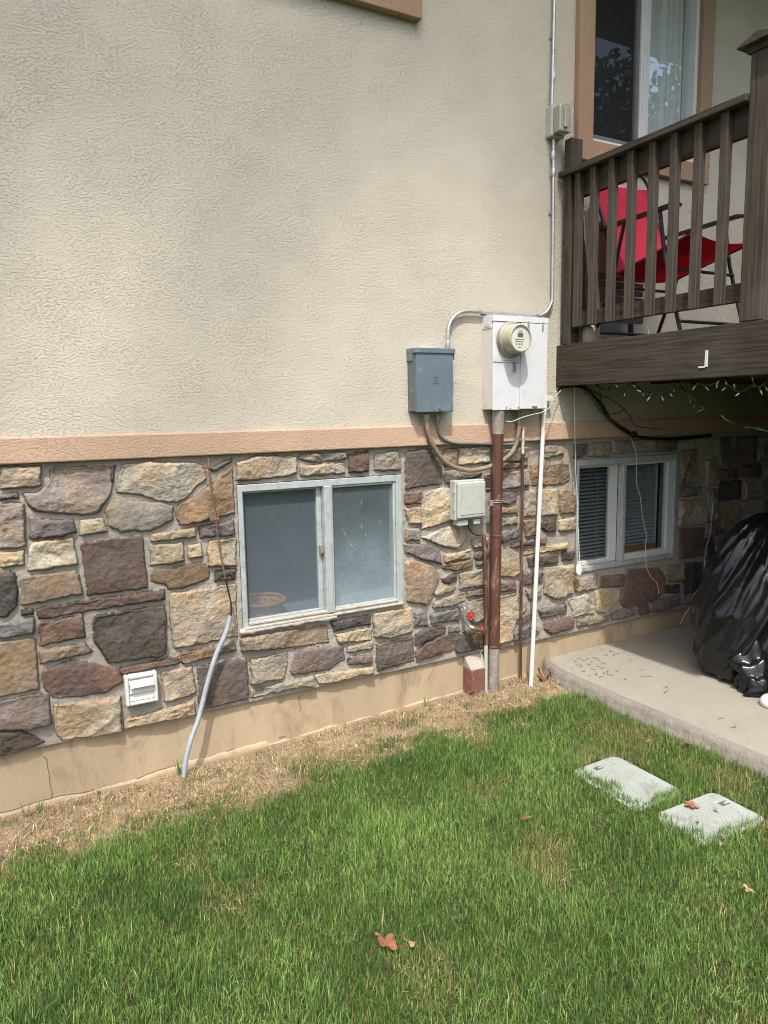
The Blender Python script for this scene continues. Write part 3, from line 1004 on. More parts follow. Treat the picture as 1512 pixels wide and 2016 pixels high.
# caulk smeared along the sill of the basement window
ck = MB(); cv = []
cx_ = np.arange(-1.69, -1.13, 0.008)
for x in cx_:
    n = float(fbm(np.array(x * 14), np.array(.7), 6, 4))
    cv += [(x, 0.004, 0.640), (x, -0.010, 0.632), (x, -0.012, 0.615 + 0.010 * n), (x, 0.012, 0.606 + 0.012 * n)]
ck.add(cv, [(i * 4 + j, (i + 1) * 4 + j, (i + 1) * 4 + j + 1, i * 4 + j + 1) for i in range(len(cx_) - 1) for j in range(3)], True)
ck.build("sill_caulk", M_alu_low, house)

# roof: eave soffit and the porch roof over the deck
rf = MB()
rf.box((XL, -0.55, ZT), (XR, 0.3, ZT + 0.14))
rf.build("roof_eave", M_soffit, house)
pr = MB()
pr.prism([(-1.4, 5.08), (0.0, 5.25), (0.0, 5.10), (-1.4, 4.93)], 0.5, XR, 'x')
pr.build("porch_roof", M_soffit, house)
sg = MB(); sg.prism([(-0.6, ZT + 0.15), (4.5, ZT + 2.4), (4.5, ZT + 2.3), (-0.6, ZT + 0.14)], XL, XR, 'x')
sg.build("roof", M_shingle, house)
# the rest of the shell, seen only from the side
sh = MB(); sh.box((XL, 0.2, -0.3), (XL + 0.1, 8.0, ZT)); sh.box((XR - 0.1, 0.2, -0.3), (XR, 8.0, ZT)); sh.box((XL, 8.0, -0.3), (XR, 8.1, ZT))
sh.build("outer_wall", M_stucco, house)


def room(h, y0, depth, mat, name="room_lining"):
    a, c, d, e = h
    m = 0.25
    b = MB()
    a -= m; c += m; d -= 0.02; e += m
    b.add([(a, y0, d), (c, y0, d), (c, y0, e), (a, y0, e), (a, y0 + depth, d), (c, y0 + depth, d), (c, y0 + depth, e), (a, y0 + depth, e)],
          [(4, 5, 6, 7), (0, 4, 7, 3), (1, 2, 6, 5), (0, 1, 5, 4), (3, 7, 6, 2)])
    return b.build(name, mat, house)


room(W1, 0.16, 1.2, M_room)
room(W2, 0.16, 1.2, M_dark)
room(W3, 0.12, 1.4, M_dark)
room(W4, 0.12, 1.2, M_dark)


def ring(b, x0, x1, z0, z1, y0, y1, l, r, bt, tp):
    """Rectangular frame made of four butted bars."""
    b.box((x0, y0, z0), (x0 + l, y1, z1)); b.box((x1 - r, y0, z0), (x1, y1, z1))
    b.box((x0 + l, y0, z0), (x1 - r, y1, z0 + bt)); b.box((x0 + l, y0, z1 - tp), (x1 - r, y1, z1))


# ---- basement window beside the meter: dusty sliding panes in bare aluminium
win = thing("window", None or "x", "window", (0, 0, 0)); del win['label']; del win['category']; win.parent = house
win.location = Vector((-1.18, 0.0, 0.63)) - house.location
win['label'] = "dusty aluminium sliding window in the sunlit stone"
b = MB(); ring(b, W1[0], W1[1], W1[2] + 0.001, W1[3], 0.004, 0.09, 0.026, 0.040, 0.018, 0.036); b.build("window_frame", M_alu, win, bevel=0.003)
b = MB(); b.box((W1[0] + 0.005, -0.012, W1[2]), (W1[1] - 0.004, 0.02, W1[2] + 0.012)); b.box((W1[0] + 0.03, -0.002, W1[2] + 0.02), (W1[1] - 0.04, 0.03, W1[2] + 0.032))
b.build("window_sill", M_alu_low, win, bevel=0.003)
b = MB(); b.box((-1.192, -0.004, 0.65), (-1.142, 0.05, 1.353)); b.box((-1.181, -0.010, 0.651), (-1.153, -0.004, 1.352)); b.build("mullion", M_alu, win, bevel=0.003)
b = MB(); ring(b, W1[0] + 0.027, -1.193, 0.652, 1.351, 0.035, 0.065, 0.012, 0.028, 0.022, 0.012); b.build("sash", M_alu, win, bevel=0.003)
b = MB(); ring(b, -1.141, W1[1] - 0.041, 0.652, 1.351, 0.012, 0.045, 0.008, 0.014, 0.02, 0.012); b.build("sash", M_alu, win, bevel=0.003)
M_g1 = glass("dusty_reflection_pane", 0.8, (0.168, 0.204, 0.236), ((0.2, 0.26), (0.8, 0.42)), 2.4, grad=(0.62, 1.25, 0.30), streaks=False)  # dust film; its bluish colour also paints in cloudy reflections
M_g2 = glass("steamed_pane", 0.8, (0.27, 0.335, 0.37), ((0.25, 0.14), (0.75, 0.32)), 5.0, grad=(0.66, 1.3, 0.75), streaks=False)
rsm = random.Random(2)
M_smear = paint("whitish_smear", lin(170, 182, 184, 0.5), 0.9, var=0.3, vscale=90)
for (xa, za, xb, zb_, wd_) in ((-1.075, 1.115, -1.035, 1.03, .006), (-1.035, 1.03, -1.005, 0.99, .009), (-0.955, 1.12, -0.948, 1.085, .008), (-0.925, 1.075, -0.935, 1.04, .006), (-0.95, 1.255, -0.951, 1.23, .004), (-1.0, 0.985, -0.985, 0.975, .012), (-0.835, 1.14, -0.838, 1.10, .004), (-0.845, 0.97, -0.848, 0.93, .003)):
    n_s = 10; o_ = []; b = MB()
    for i in range(n_s + 1):
        t = i / n_s; w_ = wd_ * math.sin(math.pi * min(1, max(0.06, t))) * rsm.uniform(0.3, 1.0)
        o_.append((xa + (xb - xa) * t, za + (zb_ - za) * t, w_))
    b.add([(p[0] - p[2] / 2, 0.0274, p[1]) for p in o_] + [(p[0] + p[2] / 2, 0.0274, p[1]) for p in o_], [(i, i + 1, i + 2 + n_s, i + 1 + n_s) for i in range(n_s)])
    b.build("paint_smear", M_smear, win)
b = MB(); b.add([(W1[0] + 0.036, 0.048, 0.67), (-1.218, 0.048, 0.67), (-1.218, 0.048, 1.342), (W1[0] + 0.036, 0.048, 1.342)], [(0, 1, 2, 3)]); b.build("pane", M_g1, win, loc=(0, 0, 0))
b = MB(); b.add([(-1.135, 0.028, 0.67), (W1[1] - 0.052, 0.028, 0.67), (W1[1] - 0.052, 0.028, 1.342), (-1.135, 0.028, 1.342)], [(0, 1, 2, 3)]); b.build("pane", M_g2, win, loc=(0, 0, 0))
b = MB(); b.box((-1.215, 0.018, 0.975), (-1.196, 0.034, 1.03)); b.box((-1.213, 0.004, 0.985), (-1.199, 0.018, 1.015)); b.build("latch", M_zinc, win, bevel=0.003)

# wicker basket on the inner ledge
BASK = [(-1.508, 0.200, 0.643)][0]
bx, bz = BASK[0], BASK[2]
bx = round(bx, 3); bz = round(bz, 3)
bas = thing("basket", "shallow wicker basket behind the dusty window pane", "basket", (bx, 0.2, bz))
b = MB(); pr_ = []
b.lathe((bx, 0.2, bz), (0, 0, 1), [(0.0, 0.10), (0.02, 0.115), (0.05, 0.125), (0.075, 0.13), (0.075, 0.118), (0.03, 0.10), (0.012, 0.09)], 28)
for r_i in range(4):
    b.tube([(bx + math.cos(t) * (0.117 + 0.006 * math.sin(t * 14 + r_i * math.pi)), 0.2 + math.sin(t) * (0.117 + 0.006 * math.sin(t * 14 + r_i * math.pi)), bz + 0.012 + r_i * 0.016) for t in np.linspace(0, 2 * math.pi, 60, False)], 0.008, 6, closed=True)
b.build("woven_body", M_wicker, bas)
b = MB(); b.tube([(bx + math.cos(t) * 0.138, 0.2 + math.sin(t) * 0.138, bz + 0.083) for t in np.linspace(0, 2 * math.pi, 48, False)], 0.011, 8, closed=True)
b.build("rim", M_wicker, bas)
led = MB(); led.box((W1[0] - 0.1, 0.165, 0.50), (W1[1] + 0.1, 0.42, bz - 0.003)); led.build("inner_ledge", M_room, house)

# ---- window under the deck: white vinyl, blinds
win2 = bpy.data.objects.new("window", None); COL.objects.link(win2); win2.parent = house
win2.location = Vector((1.13, 0.0, 0.64)) - house.location
win2['label'] = "white window with closed blinds under the deck"
b = MB(); ring(b, W2[0], W2[1], W2[2], W2[3], 0.002, 0.10, 0.018, 0.030, 0.03, 0.04); b.build("window_frame", M_alu, win2, bevel=0.003)
b = MB(); b.box((1.068, 0.0, 0.676), (1.098, 0.05, 1.363)); b.build("mullion", M_alu, win2, bevel=0.003)
b = MB(); ring(b, 0.664, 1.067, 0.676, 1.363, 0.05, 0.085, 0.02, 0.075, 0.03, 0.02); b.build("sash", M_vinyl, win2, bevel=0.004)
b = MB(); ring(b, 1.099, 1.591, 0.676, 1.363, 0.015, 0.06, 0.014, 0.055, 0.045, 0.016); b.build("sash", M_vinyl, win2, bevel=0.004)
M_g3 = glass("clear_pane", 0.9, (0.2, 0.22, 0.22), ((0.3, 0.02), (0.8, 0.10)), 3.0)
M_screen = glass("insect_screen_pane", 0.5, (0.06, 0.066, 0.066), ((0.2, 0.28), (0.8, 0.36)), 3.0)
b = MB(); b.add([(0.684, 0.066, 0.706), (0.992, 0.066, 0.706), (0.992, 0.066, 1.343), (0.684, 0.066, 1.343)], [(0, 1, 2, 3)]); b.build("pane", M_screen, win2)
b = MB(); b.add([(1.113, 0.034, 0.721), (1.536, 0.034, 0.721), (1.536, 0.034, 1.347), (1.113, 0.034, 1.347)], [(0, 1, 2, 3)]); b.build("pane", M_g3, win2)
bl = thing("window_blind", "grey horizontal slat blind hanging behind the window under the deck", "blind", (1.13, 0.13, 0.66))
b = MB()
for i in range(27):
    z = 0.70 + i * 0.0255
    b.add([(0.66, 0.096, z), (1.50, 0.096, z), (1.50, 0.114, z + 0.013), (0.66, 0.114, z + 0.013)], [(0, 1, 2, 3)])
b.build("slats", M_slat, bl)
b = MB(); b.box((0.655, 0.112, 1.385), (1.46, 0.145, 1.42)); b.build("headrail", M_slat, bl)
b = MB(); b.add([(1.302, 0.150, 0.68), (1.46, 0.150, 0.68), (1.46, 0.150, 1.38), (1.302, 0.150, 1.38)], [(0, 1, 2, 3)])
cw = MB(); cv = []
for i in range(33):
    x = 1.26 + i * 0.01
    cv += [(x, 0.15 + 0.008 * math.sin(i * 1.3), 0.67), (x, 0.15 + 0.008 * math.sin(i * 1.3 + 0.2), 1.4)]
cw.add(cv, [(i * 2, i * 2 + 2, i * 2 + 3, i * 2 + 1) for i in range(32)], True)
co_ = cw.build("curtain_panel", M_slat); tag(co_, "pale curtain panel hanging beside the blind under the deck", "curtain")
for x in (0.74, 0.92, 1.18, 1.42):
    b = MB(); b.tube([(x, 0.094, 0.69), (x, 0.094, 1.39)], 0.0012, 5); b.build("ladder_cord", M_cordw, bl)
b = MB(); b.box((1.116, 0.050, 0.7225), (1.47, 0.075, 0.762)); o = b.build("wooden_stick", M_stick, bevel=0.003)
tag(o, "orange brown wooden stick wedged along the foot of the window track", "stick")

# ---- window above the deck
win3 = bpy.data.objects.new("window", None); COL.objects.link(win3); win3.parent = house
win3.location = Vector((1.16, 0.0, 3.385)) - house.location
win3['label'] = "tall white window with reflections above the deck"
b = MB(); ring(b, W3[0] - 0.124, W3[1] + 0.117, W3[2] - 0.125, W3[3] + 0.12, -0.045, 0.0, 0.124, 0.117, 0.125, 0.12); b.build("window_surround", M_trim, win3, bevel=0.006)
b = MB(); ring(b, W3[0], W3[1], W3[2], W3[3], -0.012, 0.09, 0.022, 0.030, 0.026, 0.03); b.build("window_frame", M_vinyl, win3, bevel=0.004)
b = MB(); b.box((1.118, -0.004, W3[2] + 0.027), (1.196, 0.06, W3[3] - 0.031)); b.box((1.14, -0.010, W3[2] + 0.028), (1.158, -0.004, W3[3] - 0.032)); b.build("mullion", M_vinyl, win3, bevel=0.004)
M_g4 = glass("upper_pane", 1.0, (0.15, 0.16, 0.16), ((0.3, 0.01), (0.8, 0.05)), 3.0, f0=0.24)
M_scr2 = glass("upper_screen_pane", 0.8, (0.05, 0.055, 0.055), ((0.2, 0.32), (0.8, 0.4)), 3.0)
b = MB(); b.add([(W3[0] + 0.023, 0.03, W3[2] + 0.027), (1.117, 0.03, W3[2] + 0.027), (1.117, 0.03, W3[3] - 0.031), (W3[0] + 0.023, 0.03, W3[3] - 0.031)], [(0, 1, 2, 3)]); b.build("pane", M_scr2, win3)
b = MB(); b.add([(1.197, 0.045, W3[2] + 0.027), (W3[1] - 0.031, 0.045, W3[2] + 0.027), (W3[1] - 0.031, 0.045, W3[3] - 0.031), (1.197, 0.045, W3[3] - 0.031)], [(0, 1, 2, 3)]); b.build("pane", M_g4, win3)
b = MB(); ring(b, W3[0] + 0.024, 1.1165, W3[2] + 0.028, W3[3] - 0.032, 0.010, 0.0295, 0.012, 0.03, 0.03, 0.02); b.build("screen_frame", paint("grey_screen_frame", lin(104, 106, 104, .8), 0.5), win3)
cw = MB(); cv = []
n = 70
for i in range(n):
    x = 1.24 + i * 0.47 / n
    yy = 0.115 + 0.022 * math.sin(i * 0.75) + 0.01 * math.sin(i * 1.9)
    cv += [(x, yy, 3.3), (x + 0.008 * math.sin(i), yy + 0.004, 5.0)]
cw.add(cv, [(i * 2, i * 2 + 2, i * 2 + 3, i * 2 + 1) for i in range(n - 1)], True)
co_ = cw.build("sheer_curtain", M_curtain); tag(co_, "white sheer curtain behind the upper window above the deck", "curtain")

# ---- upper window whose trim just enters the picture
win4 = bpy.data.objects.new("window", None); COL.objects.link(win4); win4.parent = house
win4.location = Vector((-1.3, 0.0, 3.9)) - house.location
win4['label'] = "upper window whose tan surround shows at the top"
b = MB(); ring(b, W4[0] - 0.124, W4[1] + 0.124, W4[2] - 0.125, W4[3] + 0.12, -0.05, 0.0, 0.124, 0.124, 0.125, 0.12); b.build("window_surround", M_trim, win4, bevel=0.005)
b = MB(); ring(b, W4[0], W4[1], W4[2], W4[3], -0.012, 0.09, 0.03, 0.03, 0.03, 0.03); b.box((-1.34, -0.004, W4[2] + 0.03), (-1.30, 0.06, W4[3] - 0.03)); b.build("window_frame", M_vinyl, win4)
b = MB(); b.add([(W4[0] + 0.03, 0.07, W4[2] + 0.03), (W4[1] - 0.03, 0.07, W4[2] + 0.03), (W4[1] - 0.03, 0.07, W4[3] - 0.03), (W4[0] + 0.03, 0.07, W4[3] - 0.03)], [(0, 1, 2, 3)]); b.build("pane", M_g3, win4)

# ------------------------------------------------------------------ meter box
mt = thing("electric_meter_box", "white steel meter cabinet with round glass meter on the stucco wall", "meter box", (0.066, 0.0, 1.745))
x0, x1, z0, z1, yd = -0.138, 0.270, 1.746, 2.283, -0.100
b = MB(); b.box((x0, yd, z0), (x1, 0.004, z1 - 0.045)); b.build("enclosure", M_white_side, mt, bevel=0.003)
b = MB(); b.box((x0 - 0.003, yd - 0.012, z1 - 0.030), (x1 + 0.005, 0.004, z1 + 0.004)); b.box((x0 - 0.003, yd + 0.004, z1 - 0.068), (x0 - 0.0005, 0.004, z1 - 0.030)); b.build("cap", M_white, mt, bevel=0.003)
b = MB(); b.box((x0 + 0.020, -0.012 + 0.02, z1 - 0.055), (x0 + 0.03, -0.01 + 0.02, z1 - 0.05))
dv = 0.064
b = MB(); b.box((x0 - 0.001, yd - 0.008, 2.030), (dv - 0.003, yd, z1 - 0.032)); b.build("meter_panel", M_white, mt, bevel=0.002)
b = MB(); b.box((x0 - 0.001, yd - 0.007, z0 - 0.004), (dv - 0.003, yd, 2.026)); b.box((x0 - 0.001, yd - 0.011, 2.020), (dv - 0.003, yd - 0.007, 2.029)); b.build("lower_door", M_white, mt, bevel=0.002)
b = MB(); b.box((dv + 0.001, yd - 0.010, z0), (x1 + 0.002, yd, z1 - 0.032)); b.build("breaker_door", M_white, mt, bevel=0.003)
for xx in (0.118, 0.228):
    b = MB(); b.box((xx - 0.005, yd - 0.016, z1 - 0.052), (xx + 0.005, yd - 0.010, z1 - 0.022)); b.box((xx - 0.005, yd - 0.02, z1 - 0.066), (xx + 0.004, yd - 0.010, z1 - 0.055)); b.build("latch", M_steel, mt, bevel=0.001)
b = MB(); b.box((0.004, yd - 0.017, 1.966), (0.010, yd - 0.008, 2.022)); b.box((0.016, yd - 0.017, 1.966), (0.022, yd - 0.008, 2.022)); b.box((0.004, yd - 0.017, 2.015), (0.022, yd - 0.008, 2.022)); b.build("hasp", M_steel, mt)
b = MB(); b.box((0.155, yd - 0.0115, 1.752), (0.195, yd - 0.0102, 1.762)); b.box((0.168, yd - 0.014, 1.748), (0.185, yd - 0.010, 1.757)); b.build("rust_spot", M_rust, mt)
for xx, zz in ((-0.04, 1.757), (0.05, 1.757), (-0.01, 1.748)):
    b = MB(); b.lathe((xx, yd - 0.007, zz), (0, -1, 0), [(0, 0.005), (0.004, 0.004)], 10); b.build("screw", M_zinc, mt)
# side knock-out tab on the left face
b = MB(); b.box((x0 - 0.006, -0.075, z1 - 0.058), (x0 - 0.003, -0.03, z1 - 0.034)); b.build("side_tab", M_white_side, mt, bevel=0.001)
mc = (-0.015, yd - 0.008, 2.150)
b = MB(); b.lathe(mc, (0, -1, 0), [(0.0, 0.099), (0.004, 0.104), (0.016, 0.104), (0.020, 0.098), (0.024, 0.100), (0.030, 0.096), (0.032, 0.088)], 56)
meter = b.build("meter", M_meter, mt)
b = MB(); b.lathe(mc, (0, -1, 0), [(0.030, 0.0885), (0.033, 0.087), (0.075, 0.083), (0.092, 0.0815), (0.098, 0.079), (0.101, 0.074), (0.0985, 0.070), (0.088, 0.069)], 56, caps=False)
b.build("meter_case", M_metercase, meter)
b = MB(); b.lathe(mc, (0, -1, 0), [(0.0905, 0.070), (0.0925, 0.068)], 48); b.build("dial", M_dial, meter)
fy = mc[1] - 0.0932
b = MB(); b.box((-0.036, fy - 0.0012, 2.158), (0.004, fy, 2.181)); b.build("display", M_lcd, meter)
b = MB()
b.box((-0.030, fy - 0.0008, 2.189), (0.0, fy, 2.193))
b.build("dial_print", M_print, meter)
for zz, xa, xb in ((2.143, -0.055, 0.012), (2.131, -0.052, 0.004)):
    b = MB(); b.box((xa, fy - 0.0008, zz), (xb, fy, zz + 0.004)); b.build("dial_print", M_print, meter)
for xx in (-0.048, -0.028, -0.010):
    b = MB(); b.box((xx, fy - 0.0008, 2.113), (xx + 0.011, fy, 2.122)); b.build("dial_print", M_print, meter)
b = MB(); b.box((-0.030, fy - 0.0008, 2.097), (-0.012, fy, 2.101))
b.build("dial_print", M_print, meter)
M_clear, _t, _p = new_mat("clear_meter_glass")
_tr = nd(_t, "ShaderNodeBsdfTransparent"); _gl = nd(_t, "ShaderNodeBsdfGlossy"); _gl.inputs['Roughness'].default_value = 0.03
_fr = nd(_t, "ShaderNodeLayerWeight"); _fr.inputs[0].default_value = 0.25; _mx = nd(_t, "ShaderNodeMixShader")
_t.links.new(math_n(_t, 'MULTIPLY', _fr.outputs['Facing'], 0.35), _mx.inputs[0]); _t.links.new(_tr.outputs[0], _mx.inputs[1]); _t.links.new(_gl.outputs[0], _mx.inputs[2])
_t.links.new(_mx.outputs[0], _t.nodes["Material Output"].inputs[0])
b = MB(); b.lathe(mc, (0, -1, 0), [(0.098, 0.070), (0.102, 0.060), (0.105, 0.040), (0.1065, 0.015), (0.1066, 0.0005)], 48, caps=False); b.build("meter_glass", M_clear, meter)

# ------------------------------------------------------------------ grey disconnect box
bb = thing("breaker_box", "blue grey steel breaker box on the stucco beside the white meter cabinet", "breaker box", (-0.53, 0.0, 1.738))
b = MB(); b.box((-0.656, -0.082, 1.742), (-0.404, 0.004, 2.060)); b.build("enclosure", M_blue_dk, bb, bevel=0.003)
b = MB(); b.box((-0.652, -0.0905, 1.737), (-0.408, -0.0825, 2.064)); b.build("door", M_blue, bb, bevel=0.003)
b = MB(); b.box((-0.662, -0.097, 2.062), (-0.398, 0.004, 2.090)); b.box((-0.662, -0.062, 2.020), (-0.657, 0.002, 2.062)); b.box((-0.403, -0.09, 2.03), (-0.398, 0.002, 2.062)); b.build("cap", M_blue, bb, bevel=0.003)
b = MB()
ring(b, -0.543, -0.507, 1.899, 1.935, -0.0925, -0.0906, 0.003, 0.003, 0.003, 0.003)
ring(b, -0.533, -0.517, 1.909, 1.925, -0.0925, -0.0906, 0.003, 0.003, 0.003, 0.003)
b.build("square_emblem", M_blue, bb)
b = MB(); b.box((-0.540, -0.100, 1.738), (-0.478, -0.088, 1.752)); b.lathe((-0.508, -0.092, 1.756), (0, -1, 0), [(0, 0.010), (0.012, 0.009)], 12); b.build("hasp", M_blue_dk, bb, bevel=0.002)
b = MB(); b.box((-0.4035, -0.07, 1.77), (-0.396, -0.03, 1.85)); b.build("side_tab", M_blue, bb, bevel=0.002)
b = MB(); b.lathe((-0.53, -0.001, 2.088), (0, 0, 1), [(0, 0.062), (0.01, 0.055), (0.018, 0.03), (0.021, 0.008)], 16); o = b.build("sealant_lump", M_mortar, bb)

# ------------------------------------------------------------------ conduit from breaker box up the wall
cy_ = -0.022
pts = [(-0.397, -0.022, 2.103), (-0.396, -0.022, 2.134), (-0.391, -0.022, 2.211), (-0.368, -0.022, 2.260), (-0.325, -0.022, 2.295), (-0.265, -0.022, 2.311), (-0.185, -0.022, 2.312), (0.017, -0.022, 2.310), (0.248, -0.022, 2.310), (0.301, -0.022, 2.317), (0.341, -0.022, 2.341), (0.369, -0.022, 2.382), (0.382, -0.022, 2.438), (0.381, -0.022, 2.745), (0.377, -0.022, 3.129), (0.373, -0.022, 3.371)]
cd = thing("steel_conduit", "thin galvanised conduit bending from the breaker box up the stucco", "conduit", pts[0])
b = MB(); b.tube(smooth(pts[:14], 5) + [Vector(p) for p in pts[14:]], 0.0098, 12); b.build("pipe", M_steel, cd)
pts2 = [(0.357, -0.022, 3.537), (0.362, -0.022, 3.839), (0.366, -0.022, 4.116), (0.371, -0.022, 4.549)]
b = MB(); b.tube(pts2, 0.0098, 12); b.build("pipe", M_steel, cd)
for q in [(-0.396, -0.022, 2.120), (0.376, -0.022, 3.158), (0.373, -0.022, 3.256), (0.248, -0.022, 2.311), (0.368, -0.022, 3.700)]:
    b = MB()
    dr = Vector((1, 0, 0)) if abs(q[0] - pts[8][0]) < 0.02 else Vector((0, 0, 1))
    b.tube([Vector(q) - dr * 0.022, Vector(q) - dr * 0.015, Vector(q) + dr * 0.015, Vector(q) + dr * 0.022], [0.0118, 0.0138, 0.0138, 0.0118], 12)
    b.build("coupling", M_steel, cd)
for q in [(0.382, -0.014, 2.926), (0.371, -0.014, 3.914), (-0.127, -0.014, 2.313)]:
    vv = Vector(q); b = MB()
    b.box((vv.x - 0.026, -0.006, vv.z - 0.007), (vv.x + 0.014, 0.001, vv.z + 0.007))
    b.build("strap", M_steel, cd)

# weatherproof outlet on the wall
bxp = [(0.332, -0.030, 3.362), (0.364, -0.030, 3.541), (0.513, -0.030, 3.403)]
ob = thing("outlet_box", "grey outlet box with cloudy bubble cover below the conduit", "outlet", (0.49, 0.0, 3.42))
ox, oz = bxp[0][0] - 0.002, bxp[0][2]
b = MB(); b.box((ox, -0.055, oz - 0.01), (ox + 0.105, 0.003, oz + 0.165)); b.build("back_box", M_nid, ob, bevel=0.008, seg=3)
b = MB()
b.prism([(ox + 0.008, oz + 0.0), (ox + 0.098, oz + 0.0), (ox + 0.098, oz + 0.14), (ox + 0.085, oz + 0.158), (ox + 0.02, oz + 0.158), (ox + 0.008, oz + 0.145)], -0.115, -0.056, 'y')
b.build("bubble_cover", M_bubble, ob, bevel=0.014, seg=4)
b = MB(); b.prism([(ox + 0.035, oz + 0.02), (ox + 0.06, oz + 0.02), (ox + 0.072, oz + 0.05), (ox + 0.075, oz + 0.08), (ox + 0.070, oz + 0.11), (ox + 0.058, oz + 0.14), (ox + 0.035, oz + 0.14)], -0.128, -0.114, 'y')
b.build("cover_bulge", M_bubble, ob, bevel=0.008, seg=3)

# ------------------------------------------------------------------ service pipe and cables
sp = thing("service_pipe", "thick brown painted riser pipe under the white meter cabinet", "pipe", (-0.1, -0.08, 0.0))
P = lambda z: (-0.0705 - 0.0268 * (1.614 - z) / 1.546, -0.068, z)
b = MB(); b.tube([P(1.60), P(1.2), P(0.7), P(0.285)], 0.034, 24); b.build("painted_pipe", M_brownpipe, sp)
b = MB(); b.tube([P(1.745), P(1.655), P(1.6)], [0.036, 0.036, 0.0345], 24); b.build("bare_collar", M_zinc, sp)
b = MB(); b.tube([P(0.285), P(-0.08)], 0.0335, 24); b.build("bare_foot", M_zinc, sp)
for z, r in ((0.985, 0.0365), (0.287, 0.0375)):
    b = MB(); b.tube([P(z - 0.008), P(z - 0.004), P(z + 0.004), P(z + 0.008)], [0.0345, r, r, 0.0345], 24); b.build("band", M_brownpipe, sp)
q = P(0.287); b = MB(); b.box((q[0] + 0.03, q[1] - 0.012, 0.278), (q[0] + 0.052, q[1] + 0.012, 0.296)); b.build("clamp_ear", M_brownpipe, sp, bevel=0.003)
q = P(1.2); b = MB()
for dz in (-0.004, 0.006):
    b.tube([(q[0] + 0.036 * math.cos(t), q[1] - 0.036 * math.sin(t), 1.195 + dz) for t in np.linspace(-0.3, math.pi + 0.3, 20)], 0.0025, 6)
b.box((q[0] - 0.062, q[1] - 0.012, 1.17), (q[0] - 0.036, q[1] + 0.008, 1.205)); b.build("wire_tie", M_zinc, sp)
gs = [(-0.150, -0.03, 0.99), (-0.150, -0.045, 0.95), (-0.1455, -0.055, 0.6), (-0.1465, -0.055, 0.3)]
b = MB(); b.tube(gs, 0.0125, 10); b.build("side_guard", M_brownpipe, sp)
b = MB(); b.tube([(-0.1465, -0.055, 0.3), (-0.149, -0.056, -0.06)], 0.0125, 10); b.build("side_guard_foot", M_nid, sp)

ca = [(-0.562, -0.045, 1.707), (-0.554, -0.045, 1.641), (-0.532, -0.045, 1.574), (-0.504, -0.045, 1.527), (-0.472, -0.045, 1.485), (-0.423, -0.045, 1.441), (-0.348, -0.045, 1.408), (-0.261, -0.045, 1.391), (-0.175, -0.045, 1.395), (-0.092, -0.045, 1.412), (-0.015, -0.045, 1.439), (0.044, -0.045, 1.474), (0.083, -0.045, 1.528), (0.106, -0.045, 1.608), (0.104, -0.045, 1.744)]
fc = thing("flexible_conduit", "thick brown grey flexible conduit looping below the breaker box", "conduit", ca[0])
b = MB(); b.tube(smooth(ca, 5), 0.0145, 12); b.build("hose", M_cable, fc)
for q, q2 in ((ca[0], ca[1]), (ca[-1], ca[-2])):
    b = MB(); vv = Vector(q); b.tube([vv + Vector((0, 0, 0.02)), vv + Vector((0, 0, 0.014)), vv, vv + Vector((0, 0, -0.012))], [0.017, 0.021, 0.021, 0.016], 10); b.build("fitting", M_zinc, fc)
cb = [(-0.478, -0.030, 1.706), (-0.477, -0.030, 1.668), (-0.468, -0.030, 1.624), (-0.448, -0.030, 1.594), (-0.409, -0.030, 1.570), (-0.341, -0.030, 1.555), (-0.231, -0.030, 1.549), (-0.100, -0.030, 1.541), (0.036, -0.030, 1.534), (0.091, -0.030, 1.537)]
sc_ = thing("slim_conduit", "slim grey conduit curving under the breaker box behind the riser", "conduit", cb[0])
b = MB(); b.tube(smooth(cb, 5), 0.0088, 10); b.build("hose", M_cable2, sc_)
b = MB(); vv = Vector(cb[0]); b.tube([vv + Vector((0, 0, 0.012)), vv + Vector((0, 0, -0.012))], 0.013, 8); b.build("fitting", M_zinc, sc_)

# thin brown gas pipe
tp = thing("slim_pipe", "slim rusty brown pipe standing between the riser and the white pipe", "pipe", (0.147, -0.03, 0.0))
gp = [(0.150, -0.035, 1.632), (0.149, -0.035, 1.532), (0.148, -0.035, 1.463), (0.147, -0.035, 0.808), (0.146, -0.035, -0.037)]
b = MB(); b.tube(gp[2:], 0.0088, 12); b.build("painted_pipe", M_brownpipe, tp)
b = MB(); b.tube(gp[:3], 0.0095, 12); b.build("white_end", paint("chipped_white_pipe", lin(212, 200, 186, .85), .6, dirt=lin(120, 70, 56), dirt_amt=.9, dscale=30), tp)
for q in [(0.148, -0.035, 1.460), (0.144, -0.035, 1.023), (0.143, -0.035, 0.598)]:
    b = MB(); vv = Vector(q); b.tube([vv - Vector((0, 0, 0.012)), vv + Vector((0, 0, 0.012))], 0.0125, 10); b.build("coupling", M_brownpipe, tp)

# white pvc pipe leaning off the wall
wp = thing("white_pipe", "white plastic pipe leaning from the meter cabinet to the ground", "pipe", (0.13, -0.16, 0.0))
wa = Vector((0.315, -0.035, 1.735)); wb = Vector((0.131, -0.155, 0.005))
b = MB(); b.tube([wa, wb], 0.0135, 14); b.build("pipe", M_pvc, wp)
b = MB(); b.tube([wa + Vector((0.004, 0, 0.06)), wa + Vector((0.003, 0, 0.05)), wa, wa - Vector((0.0, 0, 0.03))], [0.015, 0.019, 0.019, 0.017], 14)
b.box((0.30, -0.055, 1.79), (0.372, -0.012, 1.825)); b.build("elbow", M_pvc, wp, bevel=0.004)

